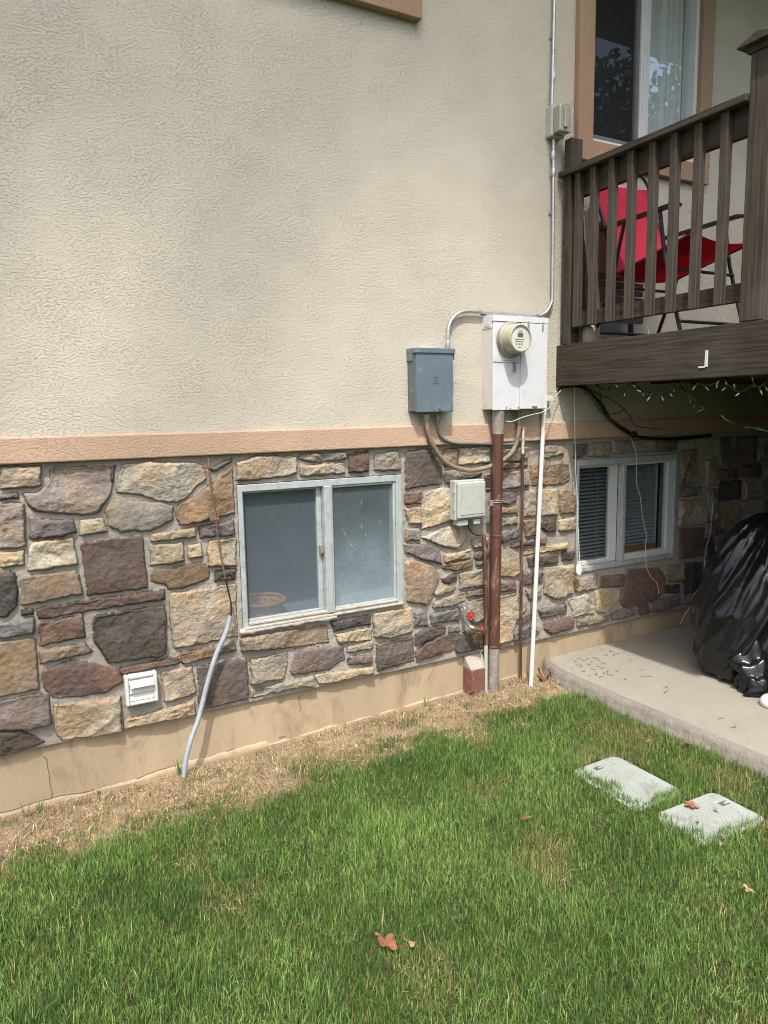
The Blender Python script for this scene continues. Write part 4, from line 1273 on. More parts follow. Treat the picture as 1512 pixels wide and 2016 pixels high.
gw = [(0.481, -0.030, 1.873), (0.413, -0.050, 1.838), (0.313, -0.115, 1.796), (0.285, -0.115, 1.750), (0.225, -0.115, 1.723), (0.141, -0.115, 1.709), (0.063, -0.115, 1.692), (-0.003, -0.115, 1.673), (-0.037, -0.100, 1.676)]
o = MB().tube(smooth(gw, 4), 0.003, 6).build("ground_wire", M_nid); tag(o, "thin grey ground wire sagging under the white meter cabinet to the riser collar", "wire")

# ------------------------------------------------------------------ utility box low on the stone
nb = [(-0.376, -0.095, 1.326), (-0.175, -0.095, 1.327), (-0.163, -0.095, 1.124), (-0.366, -0.095, 1.111)]
ub = thing("utility_box", "weathered grey plastic utility box on the stone beside the riser", "utility box", (nb[3][0], 0.0, nb[3][2]))
nx0, nx1 = nb[0][0], nb[1][0] - 0.002; nz0, nz1 = nb[3][2] + 0.002, nb[0][2]
b = MB(); b.box((nx0 - 0.006, -0.066, nz0 - 0.012), (nx1 + 0.008, -0.008, nz1 + 0.010)); b.build("base", M_nid, ub, bevel=0.005)
b = MB(); b.box((nx0, -0.092, nz0), (nx1, -0.067, nz1)); b.build("cover", M_nid, ub, bevel=0.009, seg=3)
b = MB(); b.box((nx0 + 0.016, -0.095, nz0 + 0.022), (nx1 - 0.016, -0.0925, nz1 - 0.018)); b.build("cover_panel", M_nid, ub, bevel=0.004)
for a_, c_ in ((0.012, 0.082), (0.125, 0.170)):
    b = MB(); b.box((nx0 + a_, -0.075, nz0 - 0.045), (nx0 + c_, -0.012, nz0 - 0.013)); b.build("cable_entry", M_nid, ub, bevel=0.004)
for zz in (nz0 + 0.06, nz1 - 0.05):
    b = MB(); b.lathe((nx0 - 0.007, -0.06, zz - 0.012), (0, 0, 1), [(0, 0.006), (0.024, 0.006)], 8); b.build("hinge", M_nid, ub)
b = MB(); b.tube(smooth([(nx0 + 0.10, -0.03, nz0 - 0.012), (nx0 + 0.115, -0.035, nz0 - 0.07), (nx0 + 0.15, -0.04, nz0 - 0.11), (nx0 + 0.20, -0.04, nz0 - 0.125)], 5), 0.004, 6); b.build("black_wire", M_black, ub)
b = MB(); b.tube(smooth([(nx1 + 0.006, -0.03, nz1 - 0.05), (nx1 + 0.02, -0.05, nz1 - 0.075), (nx1 + 0.012, -0.04, nz1 - 0.12), (nx1 + 0.03, -0.045, nz1 - 0.17)], 5), 0.003, 6); b.build("ground_wire", M_zinc, ub)

# ------------------------------------------------------------------ hose tap with two red handles
hb = [(-0.307, -0.050, 0.568), (-0.303, -0.050, 0.530), (-0.296, -0.050, 0.491), (-0.283, -0.050, 0.450), (-0.262, -0.050, 0.434), (-0.216, -0.050, 0.420), (-0.174, -0.050, 0.400)]
tapo = thing("garden_tap", "metal garden tap with two red wheel handles on the stone", "tap", hb[2])
b = MB(); b.tube(smooth([(hb[0][0], 0.0, hb[0][2] - .01), hb[0], hb[1], hb[2], (hb[3][0], -0.065, hb[3][2]), (hb[4][0], -0.085, hb[4][2])], 4), 0.0125, 10); b.tube([hb[0], Vector(hb[0]) + Vector((0, 0, 0.02))], 0.0145, 8); b.build("body", M_steel, tapo)
b = MB(); b.tube([(hb[4][0] - .008, -0.08, hb[4][2]), (hb[5][0] + .012, -0.09, hb[5][2] - .004)], [0.015, 0.018], 10); b.build("brass_valve", M_brass, tapo)


def hand_wheel(c, axis, r):
    c = Vector(c); ax = Vector(axis).normalized(); u = ax.orthogonal().normalized(); v_ = ax.cross(u)
    b = MB()
    ringp = []
    for k_ in range(36):
        t = 2 * math.pi * k_ / 36
        rr = r * (1 + 0.10 * math.cos(t * 8))
        ringp.append(c + (u * math.cos(t) + v_ * math.sin(t)) * rr)
    b.tube(ringp, r * 0.17, 8, closed=True)
    for k_ in range(4):
        t = math.pi * k_ / 4
        b.tube([c + (u * math.cos(t) + v_ * math.sin(t)) * r, c - (u * math.cos(t) + v_ * math.sin(t)) * r], r * 0.15, 6)
    b.lathe(c - ax * r * 0.2, ax, [(0, r * 0.3), (r * 0.5, r * 0.26)], 10)
    return b.build("red_handle", M_redpaint, tapo)


h1 = [(-0.294, -0.095, 0.520)][0]; h2 = [(-0.209, -0.090, 0.418)][0]
hand_wheel(h1, (-0.15, -1, 0.15), 0.024); hand_wheel(h2, (0.85, -0.45, 0.1), 0.025)
b = MB(); b.tube([(hb[1][0], -0.05, hb[1][2] - 0.01), (h1[0], -0.09, h1[2])], 0.006, 8); b.build("stem", M_zinc, tapo)
b = MB(); b.tube([(hb[5][0] + .01, -0.09, hb[5][2]), h2], 0.006, 8); b.build("stem", M_zinc, tapo)

# red brick block with mortar on top, by the riser
k_ = [(-0.280, -0.075, 0.168), (-0.161, -0.075, 0.174), (-0.164, -0.075, 0.063), (-0.269, -0.075, 0.029)]
br = thing("brick_block", "red brick with a mortar cap at the foot of the riser", "brick", (-0.2, -0.02, 0.0))
bx0, bx1 = -0.262, -0.128
b = MB(); b.box((bx0, -0.062, -0.05), (bx1, 0.03, 0.155)); b.build("brick", M_brick, br, bevel=0.006)
b = MB(); b.prism([(-0.060, 0.156), (0.036, 0.156), (0.036, 0.225), (0.018, 0.228)], bx0 + 0.002, bx1, 'x'); b.build("mortar_cap", M_brickcap, br, bevel=0.004)

# ------------------------------------------------------------------ louvred vent low in the stone
vp = [(-2.274, -0.030, 0.508), (-2.123, -0.030, 0.491), (-2.128, -0.030, 0.333), (-2.279, -0.030, 0.354)]
va, vb_, vza, vzb = vp[0][0], vp[1][0], vp[3][2] + 0.004, vp[0][2]
vn = thing("dryer_vent", "white plastic louvred vent low in the stone wall", "vent", ((va + vb_) / 2, 0.0, vza))
b = MB(); ring(b, va, vb_, vza, vzb, -0.034, 0.015, 0.018, 0.018, 0.018, 0.018); b.build("flange", M_pvc, vn, bevel=0.006, seg=3)
b = MB(); b.box((va + 0.018, 0.0, vza + 0.018), (vb_ - 0.018, 0.012, vzb - 0.018)); b.build("vent_back", M_black, vn)
hh = (vzb - vza - 0.04) / 3
for i in range(3):
    zt = vzb - 0.020 - i * hh
    yo = -0.055 if i == 0 else -0.030
    b = MB(); b.prism([(-0.020, zt), (-0.017, zt), (yo + 0.003, zt - hh * 0.96), (yo, zt - hh * 0.96)], va + 0.019, vb_ - 0.019, 'x'); b.build("louvre", M_pvc, vn, bevel=0.001)

# ------------------------------------------------------------------ grey plastic conduit standing out of the ground
gc = [(-1.750, -0.050, 0.735), (-1.776, -0.050, 0.652), (-1.829, -0.050, 0.552), (-1.876, -0.050, 0.430), (-1.919, -0.050, 0.292), (-1.946, -0.060, 0.221), (-1.986, -0.070, 0.141), (-2.019, -0.080, 0.046), (-2.035, -0.085, -0.041)]
gco = thing("grey_conduit", "bent grey plastic conduit rising from the dirt below the window", "conduit", gc[-1])
b = MB(); b.tube(smooth(gc, 5), 0.0125, 14); b.build("pipe", M_pvc_grey, gco)
wr = [(-1.811, -0.010, 1.530), (-1.818, -0.035, 1.485), (-1.814, -0.035, 1.415), (-1.805, -0.035, 1.339), (-1.798, -0.035, 1.272), (-1.790, -0.035, 1.134), (-1.777, -0.035, 1.029), (-1.761, -0.035, 0.923), (-1.747, -0.035, 0.842), (-1.742, -0.045, 0.791), (-1.747, -0.050, 0.726)]
wro = thing("rusty_wire", "thin rusty wire running down the stone into the grey conduit", "wire", wr[-1])
b = MB(); b.tube(smooth(wr[:8], 4), 0.0045, 6); b.build("rusty_run", M_rust, wro)
b = MB(); b.tube(smooth(wr[7:], 4), 0.0042, 6); b.build("black_run", M_black, wro)
for q in [(-1.828, -0.036, 1.490), (-1.801, -0.036, 1.232)]:
    b = MB(); b.box((q[0] - 0.025, q[1] - 0.006, q[2] - 0.008), (q[0] + 0.022, q[1] + 0.004, q[2] + 0.008)); b.build("clip", M_rust, wro, bevel=0.003)

# ------------------------------------------------------------------ deck
deck = thing("deck", "dark weathered timber deck with baluster railing on the house wall", "deck", (0.44, 0.0, 0.085))
DX = 0.44
b = MB(); b.box((DX, -1.62, 1.885), (DX + 0.040, -0.001, 2.138)); sj = b.build("side_joist", M_wood, deck, bevel=0.004)
for (yn, zn) in ((-0.109, 2.09), (-0.11, 1.95), (-0.975, 2.099), (-0.979, 2.017), (-0.62, 1.93), (-1.32, 2.07)):
    b = MB(); b.lathe((DX - 0.0003, yn, zn), (-1, 0, 0), [(0, 0.0055), (0.001, 0.005)], 10); b.build("nail_head", M_black, sj)
b = MB(); b.box((DX + 0.041, -1.62, 1.885), (4.4, -1.58, 2.138)); b.build("front_joist", M_wood_x, deck, bevel=0.004)
b = MB()
for i in range(1, 9):
    b.box((DX + 0.041 + i * 0.41, -1.579, 1.90), (DX + 0.081 + i * 0.41, -0.001, 2.11))
b.build("inner_joists", M_wood, deck)
b = MB()
for i in range(11):
    b.box((DX + 0.042, -1.578 + i * 0.1435, 2.112), (4.4, -1.578 + i * 0.1435 + 0.140, 2.139))
b.build("deck_boards", M_wood_x, deck, bevel=0.003)
b = MB(); b.box((DX + 0.002, -0.105, 2.140), (DX + 0.09, 0.0 - 0.047, 3.345)); b.box((DX - 0.0005, -0.100, 2.1395), (DX + 0.0015, -0.06, 3.34)); b.build("wall_post", M_wood_z, deck, bevel=0.004)
b = MB(); b.box((DX - 0.001, -1.372, 2.1395), (DX + 0.092, -1.262, 3.335))
cpost = b.build("corner_post", M_wood_z, deck, bevel=0.005)
b = MB(); b.box((DX - 0.012, -1.386, 3.3355), (DX + 0.105, -1.248, 3.362)); b.prism([(-1.42, 3.3625), (-1.215, 3.3625), (-1.225, 3.372), (-1.317, 3.405), (-1.41, 3.372)], DX - 0.045, DX + 0.14, 'x'); b.build("post_cap", M_wood_x, cpost, bevel=0.002)
b = MB(); b.box((DX - 0.024, -1.2615, 3.132), (DX + 0.115, -0.02, 3.168)); b.build("handrail", M_wood, deck, bevel=0.005)
b = MB(); b.box((DX + 0.0405, -1.2615, 3.0), (DX + 0.078, -0.1055, 3.131)); b.build("upper_rail", M_wood, deck, bevel=0.003)
b = MB(); b.box((DX + 0.0405, -1.2615, 2.242), (DX + 0.078, -0.1055, 2.330)); b.build("lower_rail", M_wood, deck, bevel=0.003)
bal = None
for i, yb in enumerate((-0.158, -0.283, -0.424, -0.562, -0.709, -0.846, -0.990, -1.138)):
    if bal is None:
        b = MB(); b.box((DX, yb - 0.021, 2.236), (DX + 0.0395, yb + 0.021, 3.131)); bal = b.build("baluster", M_wood_z, deck, bevel=0.003); y_first = yb
        nails = []
        for zz in (2.285, 3.06):
            b = MB(); b.lathe((DX - 0.0002, yb + 0.004, zz), (-1, 0, 0), [(0, 0.0035), (0.0012, 0.003)], 8)
            nails.append(b.build("screw_head", M_steel, bal))
    else:
        o = bal.copy(); COL.objects.link(o); o.parent = deck; o.location = bal.location + Vector((0, yb - y_first, 0))
        for nl in nails:
            o2 = nl.copy(); COL.objects.link(o2); o2.parent = o
# black rail brackets
for lo, hi in (((DX + 0.022, -0.135, 2.222), (DX + 0.040, -0.1055, 2.34)), ((DX + 0.0925, -1.35, 2.27), (DX + 0.12, -1.285, 2.40)), ((DX + 0.0925, -1.36, 2.1395), (DX + 0.125, -1.28, 2.225))):
    b = MB(); b.box(lo, hi); b.build("rail_bracket", M_black, deck, bevel=0.003)
# front railing going off along the front of the deck
b = MB(); b.box((DX + 0.0925, -1.39, 3.132), (4.3, -1.25, 3.168)); b.box((DX + 0.0925, -1.335, 3.0), (4.3, -1.297, 3.131)); b.box((DX + 0.12, -1.335, 2.28), (4.3, -1.297, 2.37)); b.build("front_rail", M_wood_x, deck, bevel=0.003)
fb = None
for i in range(26):
    xx = DX + 0.235 + i * 0.14
    if fb is None:
        b = MB(); b.box((xx - 0.019, -1.376, 2.262), (xx + 0.019, -1.3355, 3.131)); fb = b.build("baluster", M_wood_z, deck, bevel=0.003)
    else:
        o = fb.copy(); COL.objects.link(o); o.parent = deck; o.location = fb.location + Vector((i * 0.14, 0, 0))
# far support post; unseen boards added to block light under the deck
b = MB(); b.box((4.2, -1.57, 0.086), (4.34, -1.43, 1.884)); b.build("support_post", M_wood_z, deck)
b = MB(); b.box((1.02, -1.66, 0.09), (4.4, -1.625, 1.88)); b.build("added_shade_board", M_wood_x, deck)
b = MB(); b.box((2.78, -1.62, 0.09), (2.82, 0.0, 1.88)); b.build("added_shade_board", M_wood, deck)
# little hook screwed to the joist
hk = [(0.438, -1.092, 2.021), (0.438, -1.096, 1.940), (0.438, -1.049, 1.931)]
hko = thing("cable_hook", "pale metal strip with a clear clip on the deck joist", "hook", hk[0])
b = MB(); b.box((DX - 0.004, hk[1][1] - 0.008, hk[1][2]), (DX - 0.0005, hk[1][1] + 0.008, hk[0][2])); b.box((DX - 0.005, hk[2][1] - 0.004, hk[1][2] - 0.004), (DX - 0.001, hk[1][1] + 0.006, hk[1][2] + 0.004)); b.build("strip", M_vinyl, hko)
b = MB(); b.lathe((DX - 0.003, hk[2][1] - 0.002, hk[2][2] - 0.004), (-1, 0, 0), [(0, 0.016), (0.012, 0.013), (0.016, 0.006)], 10); b.build("clip", M_bubble, hko)

# ------------------------------------------------------------------ red folding chair on the deck
ch = thing("folding_chair", "red sling folding chair with black frame behind the deck railing", "chair", (0.86, -0.45, 2.139))
FZ = 2.1405
for x in (0.58, 1.13):
    b = MB(); b.bar((x, -0.225, 2.805), (x, -0.745, 2.822), 0.036, 0.022); b.bar((x, -0.745, 2.822), (x, -0.785, 2.812), 0.036, 0.02); b.build("armrest", M_black, ch, bevel=0.004)
    b = MB(); b.tube([(x, -0.655, 2.81), (x, -0.70, 2.55), (x, -0.82, FZ)], 0.011, 10); b.build("leg", M_black, ch)
    b = MB(); b.tube([(x, -0.40, 2.80), (x, -0.33, 2.53), (x, -0.165, FZ)], 0.011, 10); b.build("leg", M_black, ch)
b = MB()
for x in (0.605, 1.105):
    b.tube([(x, -0.34, 2.50), (x, -0.22, 2.83), (x, -0.125, 3.10)], 0.010, 8)
b.tube(smooth([(0.605, -0.125, 3.10), (0.64, -0.105, 3.18), (0.72, -0.095, 3.215), (0.99, -0.095, 3.215), (1.07, -0.105, 3.18), (1.105, -0.125, 3.10)], 4), 0.010, 8)
b.build("back_frame", M_black, ch)
for x in (0.605, 1.105):
    b = MB(); b.tube([(x, -0.33, 2.53), (x, -0.86, 2.655)], 0.010, 8); b.build("seat_rail", M_redtrim, ch)
for (y, z) in ((-0.725, 2.495), (-0.31, 2.46), (-0.80, 2.205), (-0.19, 2.205)):
    b = MB(); b.tube([(0.58, y, z), (1.13, y, z)], 0.009, 8); b.build("cross_bar", M_black, ch)


def sling(name, a, c, x0, x1, sag, nrm, mat):
    a = Vector(a); c = Vector(c); b = MB(); N = 14
    vs = []
    for i in range(N + 1):
        for j in range(N + 1):
            s, t = i / N, j / N
            p = a.lerp(c, s) + Vector(nrm) * sag * (math.sin(math.pi * t) ** 0.7) * (0.6 + 0.4 * math.sin(math.pi * s))
            vs.append((x0 + (x1 - x0) * t, p.y, p.z))
    n_ = (N + 1) ** 2
    vs += [(v_[0], v_[1] + nrm[1] * 0.003, v_[2] + nrm[2] * 0.003) for v_ in vs]
    fs = []
    for i in range(N):
        for j in range(N):
            q = (i * (N + 1) + j, i * (N + 1) + j + 1, (i + 1) * (N + 1) + j + 1, (i + 1) * (N + 1) + j)
            fs += [q, tuple(n_ + u for u in reversed(q))]
    for i in range(N):
        for (p_, q_) in ((i, i + 1), (N * (N + 1) + i, N * (N + 1) + i + 1), (i * (N + 1), (i + 1) * (N + 1)), (i * (N + 1) + N, (i + 1) * (N + 1) + N)):
            fs.append((p_, q_, n_ + q_, n_ + p_))
    b.add(vs, fs, True)
    return b.build(name, mat, ch)


sling("back_sling", (0, -0.335, 2.52), (0, -0.118, 3.125), 0.605, 1.105, 0.04, (0, 0.94, -0.34), M_red)
sling("seat_sling", (0, -0.34, 2.535), (0, -0.865, 2.662), 0.605, 1.105, 0.06, (0, 0.2, -1), M_red)

# brown chair folded up against the wall behind it
bc = thing("brown_chair", "brown slatted chair folded behind the red folding chair", "chair", (0.75, -0.1, 2.14))
for x in (0.60, 1.02):
    b = MB(); b.bar((x, -0.075, 2.14), (x - 0.03, -0.055, 2.98), 0.028, 0.03); b.build("leg", M_brownch, bc)
b = MB()
for i in range(4):
    b.bar((0.60, -0.145, 2.42 + i * 0.045), (1.03, -0.145, 2.42 + i * 0.045), 0.016, 0.034)
b.build("seat_slats", M_brownch, bc)
b = MB()
for i in range(3):
    b.bar((0.57 + i * 0.032, -0.17, 2.30), (0.555 + i * 0.028, -0.12, 2.93), 0.026, 0.012)
b.build("back_slats", M_beigech, bc)
b = MB(); b.bar((0.62, -0.16, 2.30), (1.02, -0.16, 2.30), 0.02, 0.05); b.build("stretcher", M_brownch, bc)
jr = MB(); jr.lathe((0.575, -0.16, 2.1395), (0, 0, 1), [(0, 0.05), (0.01, 0.056), (0.09, 0.056), (0.105, 0.045), (0.125, 0.045)], 20)
tag(jr.build("jar", M_beigech), "pale squat jar on the deck beside the wall post", "jar")

# ------------------------------------------------------------------ cables, cords and string lights under the deck
ck_ = [(0.449, -0.010, 1.864), (0.490, -0.030, 1.880), (0.591, -0.050, 1.888), (0.671, -0.050, 1.860), (0.726, -0.050, 1.817), (0.782, -0.050, 1.768), (0.830, -0.050, 1.704), (0.906, -0.050, 1.643), (1.003, -0.050, 1.593), (1.091, -0.050, 1.560), (1.200, -0.050, 1.539), (1.362, -0.050, 1.527), (1.598, -0.050, 1.523), (1.901, -0.050, 1.528)]
cbn = thing("cable_bundle", "black cable bundle drooping from the deck joist to the stone", "cable", ck_[0])
for k2, (dx, dz, r) in enumerate(((0, 0, 0.009), (0.012, 0.01, 0.005), (-0.008, -0.012, 0.0045))):
    b = MB(); b.tube(smooth([(q[0] + dx * math.sin(i * 1.3 + k2), q[1] - 0.004 * k2, q[2] + dz * math.cos(i * 0.9 + k2)) for i, q in enumerate(ck_)], 5), r, 6); b.build("cable", M_black, cbn)
b = MB(); vv = ck_[9]
for i in range(7):
    b.tube(smooth([(vv[0] + random.uniform(-.03, .03), vv[1] - 0.012 + random.uniform(-.01, .004), vv[2] + random.uniform(-.02, .02)) for _ in range(4)], 4), 0.005, 5)
b.build("knot", M_black, cbn)
b = MB()
b.tube(smooth([(0.670, -0.060, 1.869), (0.752, -0.060, 1.830), (0.853, -0.060, 1.803), (0.957, -0.060, 1.752), (1.045, -0.060, 1.694), (1.082, -0.060, 1.632), (1.156, -0.060, 1.610), (1.347, -0.060, 1.591)], 4), 0.003, 5)
b.tube(smooth([(0.760, -0.060, 1.853), (0.775, -0.060, 1.804), (0.750, -0.060, 1.755), (0.810, -0.060, 1.704), (0.926, -0.060, 1.709), (0.987, -0.060, 1.725)], 4), 0.0028, 5)
b.tube(smooth([(0.627, -0.060, 1.846), (0.694, -0.060, 1.814), (0.755, -0.060, 1.745), (0.856, -0.060, 1.714)], 4), 0.0025, 5)
b.build("loose_wire", M_black, cbn)


def string(pts, name, label, mat, drop, seed):
    rr = random.Random(seed)
    st = thing(name, label, "string lights", pts[0])
    sp_ = smooth(pts, 8)
    b = MB()
    for ph in (0, math.pi):
        b.tube([p + Vector((0.003 * math.sin(i * 0.9 + ph), 0.003 * math.cos(i * 0.9 + ph), 0.003 * math.sin(i * 0.7 + ph))) for i, p in enumerate(sp_)], 0.0036, 5)
    b.build("wire", mat, st)
    for i in range(4, len(sp_) - 2, drop):
        d = Vector((rr.uniform(-0.7, 0.7), rr.uniform(-0.5, 0.5), rr.uniform(-1, 0.6))).normalized()
        p = sp_[i]
        b = MB(); b.tube([p, p + d * 0.022], 0.0055, 7); sk = b.build("socket", mat, st)
        b = MB(); b.tube([p + d * 0.022, p + d * 0.04, p + d * 0.046], [0.0042, 0.0036, 0.0008], 7); b.build("bulb", M_bulb, sk)
    return st


string([(1.241, -0.300, 1.877), (1.114, -0.450, 1.824), (1.213, -0.450, 1.775), (1.082, -0.600, 1.734), (1.416, -0.450, 1.702), (1.110, -0.750, 1.657), (1.698, -0.450, 1.610), (1.165, -0.900, 1.612), (1.283, -0.950, 1.574)], "string_lights", "green unlit string lights sagging out from under the deck joist", M_green, 7, 3)
string([(0.500, -0.273, 1.892), (0.500, -0.348, 1.853), (0.500, -0.456, 1.852), (0.500, -0.514, 1.844), (0.500, -0.561, 1.880), (0.500, -0.632, 1.840), (0.500, -0.669, 1.819), (0.500, -0.739, 1.817), (0.500, -0.794, 1.824), (0.500, -0.839, 1.847), (0.500, -0.878, 1.858), (0.500, -0.913, 1.878)], "string_lights", "black unlit string lights looped along the inside of the deck joist", M_black, 7, 5)
string([(0.520, -0.982, 1.870), (0.520, -1.007, 1.861), (0.520, -1.068, 1.854), (0.520, -1.111, 1.882), (0.520, -1.139, 1.886), (0.520, -1.170, 1.849), (0.520, -1.219, 1.815), (0.520, -1.268, 1.823), (0.520, -1.307, 1.844), (0.520, -1.339, 1.835), (0.520, -1.372, 1.858)], "string_lights", "black unlit string lights bunched under the corner of the deck joist", M_black, 6, 8)

wc = [(0.553, -0.050, 1.879), (0.556, -0.050, 1.757), (0.565, -0.050, 1.556), (0.574, -0.050, 1.366), (0.593, -0.050, 1.165), (0.607, -0.050, 0.962), (0.611, -0.050, 0.809), (0.609, -0.050, 0.723)]
sw = thing("switch_cord", "thin white cord with an inline switch beside the lower window", "cord", wc[-1])
b = MB(); b.tube(smooth(wc, 3), 0.0022, 6); b.tube(smooth([wc[-1], Vector(wc[-1]) + Vector((0.012, -.004, 0.03)), Vector(wc[-2]) + Vector((0.010, 0, 0)), Vector(wc[-3]) + Vector((0.004, 0, 0))], 4), 0.0022, 6)
b.tube(smooth([Vector(wc[-1]) + Vector((-.004, -.003, -.06)), Vector(wc[-1]) + Vector((0.012, -.003, -0.085)), Vector(wc[-1]) + Vector((0.03, -.003, -0.07)), Vector(wc[-1]) + Vector((0.022, -.003, -0.02)), wc[-1]], 4), 0.0026, 6)
b.build("cord", M_cordw, sw)
vv = Vector(wc[-1]) + Vector((0.004, -0.008, -0.038))
b = MB(); b.prism([(vv.x + 0.019 * math.copysign(abs(math.cos(t)) ** 0.8, math.cos(t)), vv.z + 0.036 * math.copysign(abs(math.sin(t)) ** 0.8, math.sin(t))) for t in np.linspace(0, 2 * math.pi, 28, False)], vv.y - 0.009, vv.y + 0.009, 'y')
b.build("switch", M_switch, sw, bevel=0.005, seg=3)
for dz in (-0.012, 0, 0.012):
    b = MB(); b.lathe((vv.x, vv.y - 0.0088, vv.z + dz), (0, -1, 0), [(0, 0.003), (0.001, 0.0025)], 8); b.build("switch_button", M_print, sw)
hc = [(1.077, -0.050, 1.553), (1.094, -0.050, 1.498), (1.131, -0.050, 1.417), (1.136, -0.050, 1.301), (1.140, -0.050, 1.224), (1.178, -0.050, 1.140), (1.204, -0.050, 1.014), (1.234, -0.050, 0.904), (1.257, -0.050, 0.844), (1.250, -0.050, 0.775), (1.261, -0.050, 0.646), (1.284, -0.050, 0.588), (1.329, -0.050, 0.531), (1.372, -0.050, 0.499), (1.396, -0.050, 0.451), (1.403, -0.050, 0.405)]
o = MB().tube(smooth(hc, 3), 0.0022, 6).build("thin_cord", M_cordw); tag(o, "thin pale cord hanging across the window under the deck", "cord")
hc = [(1.958, -0.050, 1.028), (1.952, -0.050, 0.944), (1.939, -0.050, 0.799), (1.900, -0.050, 0.687), (1.891, -0.050, 0.572), (1.900, -0.050, 0.512), (1.850, -0.050, 0.402), (1.779, -0.050, 0.345), (1.745, -0.050, 0.260), (1.686, -0.050, 0.203), (1.651, -0.050, 0.146)]
o = MB().tube(smooth(hc, 3), 0.0022, 6).build("thin_cord", M_cordw); tag(o, "thin pale cord dangling to the patio beside the black plastic", "cord")

# ------------------------------------------------------------------ covered heap in black plastic
hp = thing("plastic_covered_heap", "bulky heap wrapped in shiny black plastic on the patio", "plastic cover", (1.42, -0.82, SLZ))
prof_b = [(0.0, 0.40), (0.03, 0.45), (0.10, 0.475), (0.20, 0.495), (0.30, 0.50), (0.42, 0.495), (0.54, 0.45), (0.66, 0.40), (0.77, 0.34), (0.87, 0.27), (0.94, 0.20), (0.98, 0.12), (0.99, 0.02)]
NZ, NT = 90, 220
hs = np.linspace(0, 1, NZ)
zz = np.interp(hs, np.linspace(0, 1, len(prof_b)), [p[0] for p in prof_b])
rr = np.interp(hs, np.linspace(0, 1, len(prof_b)), [p[1] for p in prof_b])
th = np.linspace(0, 2 * math.pi, NT, endpoint=False)
HS, TH = np.meshgrid(hs, th, indexing='ij')
ctx, cty = np.cos(TH), np.sin(TH)
T2 = TH - 1.5 * HS; c2, s2 = np.cos(T2), np.sin(T2)
pl = fbm(ctx * 1.6 + HS * 1.5, cty * 1.6 + HS * 1.9, 5, 3)
pl2 = 1 - np.abs(fbm(c2 * 1.7 + HS * 1.3 + 5, s2 * 1.7 + HS * 0.9, 15, 2)) * 2.2
pl3 = 1 - np.abs(fbm(c2 * 7.0 - HS * 1.0, s2 * 7.0 + HS * 1.3, 19, 2)) * 2
R = rr[:, None] * (1 + 0.06 * pl) + (0.036 * pl2 + 0.005 * pl3) * np.sin(np.pi * np.clip(HS * 1.02 + 0.02, 0, 1)) - 0.015
sq = (np.abs(ctx) ** 4 + np.abs(cty) ** 4) ** -0.25
R = R * (0.55 + 0.45 * sq)
bx_ = 1.46 + R * ctx * 1.0; by_ = -0.82 + R * cty * 0.62; bz_ = SLZ + 0.002 + zz[:, None] + 0.012 * fbm(ctx * 5, cty * 5, 25, 3) * (HS > 0.02)
vs = np.stack([bx_, by_, bz_], -1).reshape(-1, 3)
fs = [(i * NT + j, i * NT + (j + 1) % NT, (i + 1) * NT + (j + 1) % NT, (i + 1) * NT + j) for i in range(NZ - 1) for j in range(NT)]
b = MB(); b.add(vs, fs, True); b.f.append(tuple((NZ - 1) * NT + j for j in range(NT))); b.s.append(True)
b.build("plastic_sheet", M_poly, hp)
# gathered tail of the sheet on the slab
b = MB(); tvs = []
N1, N2 = 30, 24
for i in range(N1):
    t = i / (N1 - 1)
    cxx = 1.08 - 0.10 * t; cyy = -1.02 - 0.10 * t; czz = SLZ + 0.14 - 0.10 * t; rad = 0.13 * (1 - 0.55 * t) + 0.012 * math.sin(t * 14)
    for j in range(N2):
        a_ = 2 * math.pi * j / N2
        r2 = rad * (1 + 0.22 * math.sin(a_ * 5 + t * 3) + 0.1 * math.sin(a_ * 9 - t * 5))
        z_ = czz + r2 * math.sin(a_)
        tvs.append((cxx + r2 * math.cos(a_) * 0.7, cyy - r2 * math.cos(a_) * 0.6, max(z_, SLZ + 0.004)))
b.add(tvs, [(i * N2 + j, i * N2 + (j + 1) % N2, (i + 1) * N2 + (j + 1) % N2, (i + 1) * N2 + j) for i in range(N1 - 1) for j in range(N2)], True)
b.f.append(tuple((N1 - 1) * N2 + j for j in range(N2))); b.s.append(True)
b.build("gathered_end", M_poly, hp)

wq = MB(); wq.lathe((0.955, -1.235, SLZ + 0.0015), (0, 0, 1), [(0, 0.07), (0.006, 0.078), (0.03, 0.076), (0.05, 0.06), (0.055, 0.03)], 28)
tag(wq.build("umbrella_base", M_pvc), "white rounded base standing on the patio by the black plastic", "umbrella base")

